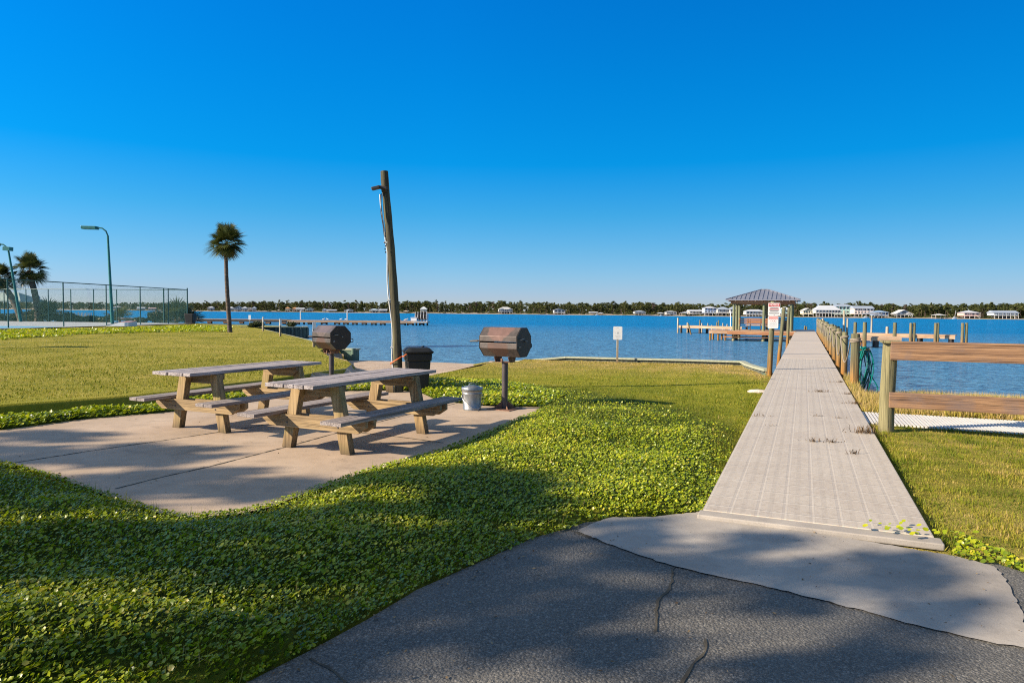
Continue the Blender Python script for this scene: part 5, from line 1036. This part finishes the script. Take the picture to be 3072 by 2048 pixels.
# ------------------------------------------------------------------ ground cover, grass, weeds
def sample(poly, n, dens=None):
    poly = np.array(poly); lo = poly.min(0); hi = poly.max(0); out = []
    p = rng.uniform(lo, hi, (int(n*np.prod(hi-lo)), 2)); p = p[inside(poly, p[:, 0], p[:, 1])]
    return p if dens is None else p[rng.random(len(p)) < dens(p[:, 0], p[:, 1])]
def hardd(x, y): return np.minimum(np.minimum(sdist(PATIO, x, y), sdist(ASPH, x, y)), np.minimum(np.minimum(sdist(APRON, x, y), sdist(WALK, x, y)), sdist(MAT, x, y)))
def zroot(p):
    z = zland(p[:, 0], p[:, 1]); return np.where(hardd(p[:, 0], p[:, 1]) < .22, np.maximum(z, .022), z)
def discs(p, size, height, tilt, hexa=True):
    n = len(p); z = zroot(p)+height; c = np.c_[p, z]; az = rng.uniform(0, 6.28, n); tl = np.abs(rng.normal(0, tilt, n)); nr = np.c_[np.cos(az)*np.sin(tl)-.45, np.sin(az)*np.sin(tl)-.12, np.cos(tl)]; nr /= np.linalg.norm(nr, axis=1)[:, None]      # leaves turn towards the light
    a = np.cross(nr, rng.normal(size=(n, 3))); a /= np.linalg.norm(a, axis=1)[:, None]; b_ = np.cross(nr, a); s = size[:, None]; k = 7 if hexa else 5
    V = [c-nr*s*.18]+[c+(a*math.cos(2*math.pi*j/(k-1))+b_*math.sin(2*math.pi*j/(k-1)))*s*(1+.12*math.sin(j*2.3)) for j in range(k-1)]
    V = np.stack(V, 1).reshape(-1, 3); fq = np.array([[0, 1+j, 1+(j+1) % (k-1)] for j in range(k-1)]); Q = (np.arange(n)[:, None, None]*k+fq[None]).reshape(-1, 3); return V, Q, k
m_cover = leafmat('pennywort_leaf', [(0, (.04, .085, .008)), (.45, (.26, .34, .009)), (.8, (.47, .48, .014)), (1, (.54, .45, .06))], .36, .38, .5)
def patch(x, y, s=1.): return .5*np.sin(x*1.7*s+2*np.sin(y*1.1*s))*np.sin(y*1.9*s+1.3*np.sin(x*.9*s))+.5*np.sin(x*4.1*s+y*3.3*s)*np.sin(y*5.2*s-x*2.2*s)
def cover(name, label, poly, n, dens, s0, s1, hmax, tilt=.55, hexa=True):
    p = sample(poly, n, dens); d = hardd(p[:, 0], p[:, 1]); keep = d > -.05*rng.random(len(p)); p = p[keep]; d = d[keep]
    big = .5+.5*np.sin(p[:, 0]*2.1+1.7*np.sin(p[:, 1]*1.9))*np.sin(p[:, 1]*2.6+p[:, 0]*.7); h = rng.random(len(p))**.8*hmax*(.5+.6*big)*np.clip(.45+d/.25, .35, 1)*np.clip(.35-sdist(poly, p[:, 0], p[:, 1])/.9, .35, 1)+.012
    sz = s0+(s1-s0)*rng.random(len(p))**1.7; V, Q, k = discs(p, sz, h, tilt, hexa); tn = np.clip(rng.normal(.42, .2, len(p))+.16*(big-.5)+.25*(h/hmax-.5)+(rng.random(len(p)) < .03)*.5, 0, 1)
    o = npmesh(name, V, Q, m_cover, np.repeat(tn, k)); return tag(o, label, 'ground cover', None, 'stuff')
lod = lambda x, y: np.clip(1.25-.10*np.hypot(x, y), .25, 1)
cover('ground_cover', 'dense round-leaved green ground cover between the asphalt, patio and boardwalk', G_FORE, 5600, lambda x, y: lod(x, y)*np.clip(smooth(-sdist(G_FORE, x, y)+.25*patch(x, y, 1.6)*(x > .2), -.10, .05+.5*smooth(x, .2, 1.2)*smooth(y, 5.8, 7.)+2.2*smooth(x, .3, 1.2)*smooth(y, 7.4, 9.8)), 0, 1)*(.55+.45*smooth(patch(x, y, 2.2), -.7, -.1)), .006, .0155, .05, .62)
SP = [(-13, 6.2), (-9.5, 8.2)]+[P(*p, 0) for p in [(0, 1292), (250, 1259), (527, 1236), (774, 1197), (1029, 1175), (1260, 1178), (1300, 1196), (1370, 1210), (1450, 1220), (1640, 1224), (1700, 1190), (1500, 1138), (1290, 1148), (1180, 1146), (1029, 1146), (774, 1168), (560, 1190), (250, 1224), (0, 1256)]]+[(-9.5, 9.0), (-13, 7.0)]
cover('ground_cover', 'bright green ground cover strip behind the patio and around the grills', SP, 1150, lambda x, y: np.full(x.shape, .8), .02, .036, .13, hexa=False)
LC = [P(*p, .2) for p in [(0, 994), (300, 992), (560, 980), (700, 985), (690, 1000), (560, 1000), (300, 1006), (0, 1022)]]
cover('ground_cover', 'dark green creeping plants along the court edge of the left lawn', LC, 70, lambda x, y: .25+.75*smooth(patch(x, y, .5), -.5, .3), .04, .08, .12, hexa=False)
RC = [P(*p, .03) for p in [(2860, 1655), (2880, 1600), (2960, 1640), (3080, 1690), (3072, 1725), (3000, 1698), (2900, 1680)]]
cover('ground_cover', 'leafy ground cover at the right end of the concrete apron', RC, 1500, None, .010, .019, .05)
m_grass = leafmat('grass_blade', [(0, (.07, .11, .006)), (.35, (.19, .22, .012)), (.62, (.34, .30, .035)), (.85, (.44, .31, .10)), (1, (.52, .40, .20))], .6, .3, .25)
def grass(name, label, poly, n, dens, h0, h1, w, tint, lean=.5):
    p = sample(poly, n, dens); p = p[hardd(p[:, 0], p[:, 1]) > -.015]; m = len(p); z = zroot(p); h = rng.uniform(h0, h1, m)*(.55+.75*smooth(patch(p[:, 0], p[:, 1], 1.9)+.5*patch(p[:, 0], p[:, 1], 5.3), -.5, .7)); az = rng.uniform(0, 6.28, m); la = rng.uniform(0, 6.28, m); ln = np.abs(rng.normal(0, lean, m)); r_ = np.c_[p, z-.005]; wd_ = np.c_[np.cos(az), np.sin(az), np.zeros(m)]*(w*rng.uniform(.6, 1.3, m))[:, None]
    tip = r_+np.c_[np.cos(la)*np.sin(ln), np.sin(la)*np.sin(ln), np.cos(ln)]*h[:, None]; V = np.stack([r_-wd_, r_+wd_, tip], 1).reshape(-1, 3); Q = np.arange(3*m).reshape(-1, 3); t_ = np.clip(tint(p[:, 0], p[:, 1])+.10*patch(p[:, 0], p[:, 1], 3.7)+rng.normal(0, .17, m), 0, 1); t_ = np.stack([t_*.9, t_*.9, np.clip(t_+.08, 0, 1)], 1).ravel()
    return tag(npmesh(name, V, Q, m_grass, t_), label, 'grass', None, 'stuff')
RL = [P(*p, .03) for p in [(1280, 1150), (1320, 1098), (1545, 1078), (2230, 1096), (2296, 1132)]]+[wp(12.5, -.02), wp(0, -.04), P(1735, 1583, .03), P(1500, 1640, .03), P(1450, 1500, .1), P(1500, 1290, .1), P(1620, 1222, 0)]
RL = [(p[0], p[1]) for p in RL]
RLF = [(-2.9, 15.2), (-2.4, 18), (-1.8, 21), (-.9, 24.4), (.1, 27.9), (8.3, 24.7), (6.9, 18.6), wp(12.8, -.03), wp(0, -.04), (.9, 5.1), (.2, 6.5), (.5, 10), (-1.0, 13.2)]
grass('grass', 'short grass of the lawn between the grills, the bulkhead and the boardwalk', RLF, 2000, lambda x, y: np.clip(1.3-.055*y, .28, 1)*(1-.4*green(x, y)), .02, .055, .0048, lambda x, y: .25+.46*dry(x, y)+.24*patch(x, y)+.14*patch(x, y, 2.6)-.14*green(x, y)+.12*smooth(y, 12, 19), .75)
grass('grass', 'grass blades and dead stems growing up through the near ground cover', G_FORE, 1300, lambda x, y: lod(x, y)*(.35+.65*smooth(patch(x, y, 2.2), .3, -.5)), .03, .10, .0028, lambda x, y: .30+.25*(rng.random(x.shape) < .3)+.1*patch(x, y), .8)
LLF = [(-30, 4), (-17, 5.3), (-12, 7.7), (-9.6, 9.4), (-7.9, 10.7), (-7, 11.7), (-6.1, 12.7), (-5.55, 14.1), (-4.8, 16.2), (-4.42, 18), (-4.6, 19.5), (-5.0, 20.8), (-6.05, 22.7), (-7.05, 25), (-7.8, 28), (-10, 32.4), (-14, 38), (-30, 38)]
grass('grass', 'short olive grass of the left lawn', LLF, 420, lambda x, y: np.clip(1.5-.05*y, .12, 1), .03, .06, .010, lambda x, y: .43+.16*patch(x, y, .35)+.12*patch(x, y)+.08*patch(x, y, 2.7), .7)
swale = [(-15, 5.6), (-9.6, 8.7), (-7.8, 10.2), (-6.9, 11.2), (-6, 12.2), (-5.5, 13.7), (-4.4, 14.0), (-3.6, 13.4), (-5.5, 11.9), (-7.0, 10.4), (-9.5, 8.5), (-13, 6.4)]
grass('grass', 'shaded grass along the foot of the lawn bank behind the patio', swale, 700, None, .03, .08, .007, lambda x, y: .4+.1*patch(x, y))
RB = [wp(-.3, WW+.03), wp(5.2, WW+.03), tuple(MAT0-T*1.25+N*-.2), tuple(MAT0-T*1.25+N*4), (9.5, 3), (6, 2.6), P(3072, 1725, .03), P(2985, 1688, .03), P(2850, 1668, .03)]
grass('grass', 'mixed green and straw grass right of the boardwalk in front of the mat', RB, 4600, lambda x, y: np.clip(1.3-.05*y, .3, 1), .02, .058, .0038, lambda x, y: .40+.44*patch(x, y, 1.4)+.24*patch(x, y, 4), .95)
DB = [wp(6.0, WW+.03), wp(12.6, WW+.03), (9.3, 17.2), (11.2, 16.3), (13.4, 14.5), (16, 12.6), tuple(MAT0+N*8+T*.03), tuple(MAT0+N*-.2+T*.03)]
grass('grass', 'tall dry brown grass on the bank between the mat and the water', DB, 2300, None, .08, .24, .006, lambda x, y: .80+.14*patch(x, y, 1.2), .45)
grass('grass', 'dry brown grass fringe along the bulkhead', [(.0, 27.0), (.1, 27.6), (8.0, 24.5), (7.4, 23.2)], 420, None, .03, .08, .010, lambda x, y: .8+.1*patch(x, y), .5)
m_litter = leafmat('dead_leaf', [(0, (.06, .04, .025)), (.6, (.16, .10, .05)), (1, (.34, .25, .14))], .8, .15, .2)
def litter(name, label, polys, n, zz, s0, s1, edge=None):
    p = np.concatenate([sample(q, n) for q in polys]); p = p[rng.random(len(p)) < (1 if edge is None else edge(p[:, 0], p[:, 1]))]; m = len(p); az = rng.uniform(0, 6.28, m); L = rng.uniform(s0, s1, m); u = np.c_[np.cos(az), np.sin(az), rng.normal(0, .15, m)]*L[:, None]; v_ = np.c_[-np.sin(az), np.cos(az), rng.normal(0, .3, m)]*(L*rng.uniform(.15, .5, m))[:, None]
    c = np.c_[p, np.full(m, 0.)]; c[:, 2] = zz(p[:, 0], p[:, 1])+.006+.3*np.abs(v_[:, 2])+.5*np.abs(u[:, 2]); return tag(npmesh(name, np.stack([c-u, c-v_, c+u, c+v_], 1).reshape(-1, 3), np.arange(4*m).reshape(-1, 4), m_litter, np.repeat(rng.random(m), 4)), label, 'leaf litter', None, 'stuff')
AEDGE = ASPH[:9]
litter('leaf_litter', 'dead leaves and grit gathered along the edge of the asphalt', [ASPH], 420, const(.021), .005, .016, lambda x, y: .04+.96*np.exp(-segdist(AEDGE, x, y)/.12))
litter('leaf_litter', 'scattered dead leaf bits on the patio slab', [PATIO], 26, const(.001), .006, .018, lambda x, y: .25+.75*np.exp(sdist(PATIO, x, y)/.15))
litter('leaf_litter', 'specks of grit and dead leaves on the concrete apron', [APRON], 90, const(.029), .004, .011, lambda x, y: .25+.75*np.exp(sdist(APRON, x, y)/.1))
WGRP = 'weeds growing through the boardwalk'
def weed(label, px, py, n, h, w, seed, tn=.75, leaf=False):
    s_ = .06; q = P(px, py, .065); n = int(n*2.4); h *= .62; w *= 1.25; r = np.random.default_rng(seed); a = r.uniform(0, 6.28, n); rad = np.abs(r.normal(0, w, n)); ro = np.c_[rad*np.cos(a), rad*np.sin(a)*.5, np.zeros(n)]; la = r.uniform(0, 6.28, n); ln = np.abs(r.normal(.5, .35, n)); L = r.uniform(.4, 1.1, n)*h
    d1 = np.c_[np.cos(la)*np.sin(ln), np.sin(la)*np.sin(ln), np.cos(ln)]*L[:, None]; d2 = np.c_[np.cos(la)*np.sin(ln+.9), np.sin(la)*np.sin(ln+.9), np.cos(ln+.9)]*L[:, None]*.7; u = np.c_[-np.sin(la), np.cos(la), np.zeros(n)]*.0035*(3 if leaf else 1); mid_ = ro+d1; tip = mid_+d2; tip[:, 2] = np.maximum(tip[:, 2], .006)
    V = np.stack([ro-u, ro+u, mid_+u, mid_-u, mid_-u, mid_+u, tip, tip+u*.1], 1).reshape(-1, 3); Q = np.arange(8*n).reshape(-1, 4); o = npmesh('weed_tuft', V, Q, m_litter, np.clip(np.repeat(r.normal(.38, .22, n), 8), 0, 1)); o.location = (*q, .06); return tag(o, label, 'weeds', WGRP)
for i, (lab, px, py, n, h, w, tn) in enumerate([('dense dry weed tuft at the right boardwalk edge near the fence post', 2600, 1300, 46, .16, .10, .86), ('pale upright weed tuft at the right edge of the boardwalk nearest the roped pilings', 2520, 1150, 40, .10, .10, .6), ('row of thin grass across the boardwalk middle seam', 2460, 1178, 40, .10, .09, .7), ('short brown weed tuft at the right edge between two larger tufts', 2545, 1185, 34, .09, .10, .8), ('straggling weeds at the right edge opposite the mat corner', 2565, 1213, 34, .10, .11, .75), ('sparse grass wisps low on the boardwalk left side', 2290, 1250, 10, .07, .08, .8), ('small grass tuft on the boardwalk centre near the apron end', 2440, 1325, 12, .09, .05, .6), ('thin brown wisps right of the centre tuft', 2495, 1327, 14, .08, .07, .9), ('tiny wisps near the boardwalk centre', 2455, 1250, 8, .08, .05, .7), ('wisps of grass at the near end of the boardwalk', 2560, 1362, 9, .09, .04, .5), ('short wisps on the boardwalk right lane', 2520, 1256, 8, .06, .06, .7), ('low runner of dry grass on the left boardwalk edge', 2320, 1278, 8, .05, .07, .85)]): weed(lab, px, py, n, h, w, 50+i, tn)
r8 = np.random.default_rng(5)
for i, (px, py, lab) in enumerate([(2690, 1585, 'cluster of round green leaves creeping over the near right corner of the boardwalk'), (2790, 1600, 'bright round leaves at the right boardwalk corner by the apron')]):
    q = P(px, py, .07); pp = np.array(q)+r8.normal(0, (.14, .06), (14, 2)); V, Q, k = discs(pp, r8.uniform(.011, .021, 14), 0, .3); V[:, 2] = .075+(V[:, 2]-zland(pp[:, 0], pp[:, 1]).repeat(k)); tag(npmesh('creeping_leaves', V, Q, m_cover, np.repeat(r8.uniform(.4, .8, 14), k)), lab, 'weeds', WGRP)
m = MB(); st = random.Random(3); vs = []
m.lathe([(.02, -.03), (.17, -.01), (.19, .04), (.14, .08), (.03, .095)], 9); ro = m.build('stone', m_sandpale, None, smooth=True, loc=(*P(2272, 1176, .02), .0)); ro.scale = (1.1, .7, .8); tag(ro, 'flat pale stone lying in the grass beside the boardwalk', 'stone')
m = MB(); m.lathe([(.2, -.9), (.2, -.06), (.22, -.05), (.22, 0)], 16); q = P(2312, 1125, -.1); tag(m.build('pile_stub', m_teal, None, smooth=True, loc=(*q, -.05)), 'low green capped pile stub by the bulkhead end at the boardwalk', 'piling')
# ------------------------------------------------------------------ shade trees beyond the left edge
def shadetree(label, cx, cy, h, clumps, seed):
    r = np.random.default_rng(seed); t = thing('shade_oak', label, 'tree', (cx, cy, 0), 0, 'shade trees left of the patio'); L = []; m = MB(); m.tube([(0, 0, -.3), (.1, .05, h*.3), (.0, .1, h*.55)], [.28, .22, .16], 12)
    for (x, y, z, rx, rz) in clumps:
        L.append(leafcloud(r, int(760*rx*rx), (rx*1.15, rx*.9, rz), .085, (x, y, z), .1)); m.tube([(0, .1, h*.5), (x*.5, y*.5, (h*.5+z)/2+.4), (x, y, z)], [.06, .02, .008], 5, cap=False)
    m.build('trunk', m_bark, t); V, Q, Tn = cat_clouds(L); npmesh('crown', V, Q, m_shrub, Tn, t); return t
SUNAZ = R(15.5); SUNEL = R(25.5); LX, LY = math.cos(SUNAZ), math.sin(SUNAZ); KT = 1/math.tan(SUNEL)
def shadowclumps(cx, cy, specs):
    """clumps given by the spot on the ground they shade and their height"""
    return [(gx-LX*KT*z-cx, gy-LY*KT*z-cy, z, rx, rz) for gx, gy, z, rx, rz in specs]
DARK = [(.1, [(-300, 1560), (0, 1560), (330, 1570), (640, 1548), (900, 1505), (1000, 1497), (1380, 1500), (1560, 1440), (1700, 1430), (1790, 1480), (1650, 1560), (1560, 1640), (1250, 1770), (1000, 1900), (780, 2030), (700, 2048), (690, 1960), (900, 1850), (1000, 1740), (700, 1690), (400, 1700), (0, 1760), (-300, 1760)]),
    (.1, [(-300, 1400), (0, 1385), (150, 1415), (330, 1470), (440, 1510), (300, 1530), (0, 1525), (-300, 1530)]),
    (.1, [(980, 1440), (1250, 1385), (1500, 1405), (1680, 1430), (1500, 1450), (1300, 1440), (1000, 1452)]),
    (.0, [(-400, 1296), (0, 1293), (270, 1297), (260, 1325), (0, 1331), (-400, 1338)]), (.0, [(-300, 1350), (60, 1342), (610, 1328), (620, 1375), (300, 1402), (60, 1392), (-300, 1380)]),
    (.0, [(200, 1425), (500, 1408), (735, 1393), (730, 1440), (520, 1472), (330, 1472)]), (.0, [(640, 1468), (890, 1438), (880, 1482), (760, 1512), (640, 1522)]),
    (.02, [(1560, 1640), (1740, 1590), (1850, 1640), (2000, 1700), (2200, 1735), (2060, 1830), (2040, 1990), (1900, 2060), (1800, 1935), (1500, 1930), (1400, 2070), (720, 2070), (1000, 1900), (1250, 1775)]),
    (.02, [(2230, 1740), (2500, 1820), (2900, 1915), (2790, 1935), (2800, 2070), (2100, 2070), (2320, 1960), (2340, 1840)]),
    (.045, [(1740, 1585), (1840, 1545), (2010, 1545), (2000, 1600), (1980, 1660)]), (.045, [(2060, 1598), (2350, 1597), (2430, 1612), (2300, 1618), (2100, 1614)]),
    (.045, [(2030, 1668), (2350, 1672), (2600, 1660), (2640, 1625), (2840, 1675), (2860, 1750), (2700, 1755), (2450, 1745), (2340, 1752), (2150, 1708)]), (.045, [(2790, 1800), (3000, 1802), (3050, 1845), (2900, 1842), (2770, 1845), (2600, 1825), (2500, 1810), (2650, 1802)])]
sr = np.random.default_rng(404); SPEC = []
for z_, pg in DARK:
    pg = np.array([P(*p, z_) for p in pg]); lo, hi = pg.min(0), pg.max(0); got = []
    for _ in range(1500):
        c = sr.uniform(lo, hi)
        if inside(pg, c[0:1], c[1:2])[0] and segdist(pg, c[0:1], c[1:2], True)[0] > .07 and all(((c[0]-g_[0])/.46)**2+((c[1]-g_[1])/.32)**2 > 1 for g_ in got): got.append(c)
    kk = .74 if z_ in (.02, .045) else 1.
    for c in got:
        if kk < 1 and sr.random() < .12: continue
        SPEC.append((c[0], c[1], sr.uniform(5.5, 9.), kk*sr.uniform(.27, .40), kk*sr.uniform(.12, .24)))
SPEC.sort(key=lambda q: q[1]); nh = len(SPEC)//2
shadetree('broad oak beyond the left edge shading the patio', -17.0, 2.2, 8.5, shadowclumps(-17.0, 2.2, SPEC[nh:]), 61); shadetree('broad oak beyond the left edge shading the near ground cover and asphalt', -15.5, -1.2, 8.5, shadowclumps(-15.5, -1.2, SPEC[:nh]), 62)
# ------------------------------------------------------------------ light and sky
w = bpy.data.worlds.new('World'); S.world = w; w.use_nodes = True; nt = w.node_tree; bg = nt.nodes['Background']
sk = nt.nodes.new('ShaderNodeTexSky'); sk.sky_type = 'NISHITA'; sk.sun_disc = False; sk.sun_elevation = SUNEL; sk.sun_rotation = math.atan2(-LX, -LY)  # azimuth of the sun measured from +Y
sk.altitude = 0; sk.air_density = 1.; sk.dust_density = 0.; sk.ozone_density = 2.
tcw = nt.nodes.new('ShaderNodeTexCoord'); sep = nt.nodes.new('ShaderNodeSeparateXYZ'); nt.links.new(tcw.outputs['Generated'], sep.inputs[0])
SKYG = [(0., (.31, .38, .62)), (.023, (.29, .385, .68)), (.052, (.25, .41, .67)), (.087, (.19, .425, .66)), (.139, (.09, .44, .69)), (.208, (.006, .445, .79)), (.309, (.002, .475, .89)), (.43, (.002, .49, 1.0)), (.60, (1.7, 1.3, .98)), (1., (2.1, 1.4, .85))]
gn = ramp(nt, sep.outputs[2], [(p, tuple(v/2 for v in c)) for p, c in SKYG])      # sky graded deep blue low down; unseen zenith brightened and neutralised to fill shade
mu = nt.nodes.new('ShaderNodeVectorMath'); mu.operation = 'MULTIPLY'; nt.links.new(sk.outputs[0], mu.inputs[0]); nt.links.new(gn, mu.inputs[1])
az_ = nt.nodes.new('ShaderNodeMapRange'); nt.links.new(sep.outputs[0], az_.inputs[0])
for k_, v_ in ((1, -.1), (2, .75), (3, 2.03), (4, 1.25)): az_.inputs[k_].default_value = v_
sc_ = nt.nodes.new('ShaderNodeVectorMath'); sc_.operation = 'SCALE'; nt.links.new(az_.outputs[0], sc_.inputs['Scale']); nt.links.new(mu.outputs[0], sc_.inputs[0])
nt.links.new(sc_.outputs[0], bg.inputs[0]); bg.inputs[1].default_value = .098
sd = bpy.data.lights.new('sun', 'SUN'); so = bpy.data.objects.new('sun', sd); COL.objects.link(so); sd.energy = 4.5; sd.angle = R(.55); sd.color = (1, .84, .62)
so.rotation_euler = Vector((LX*math.cos(SUNEL), LY*math.cos(SUNEL), -math.sin(SUNEL))).to_track_quat('-Z', 'Y').to_euler()
vs_ = S.view_settings; vs_.view_transform = 'Standard'; vs_.look = 'None'; vs_.exposure = 1.18; vs_.gamma = 1; vs_.use_curve_mapping = False
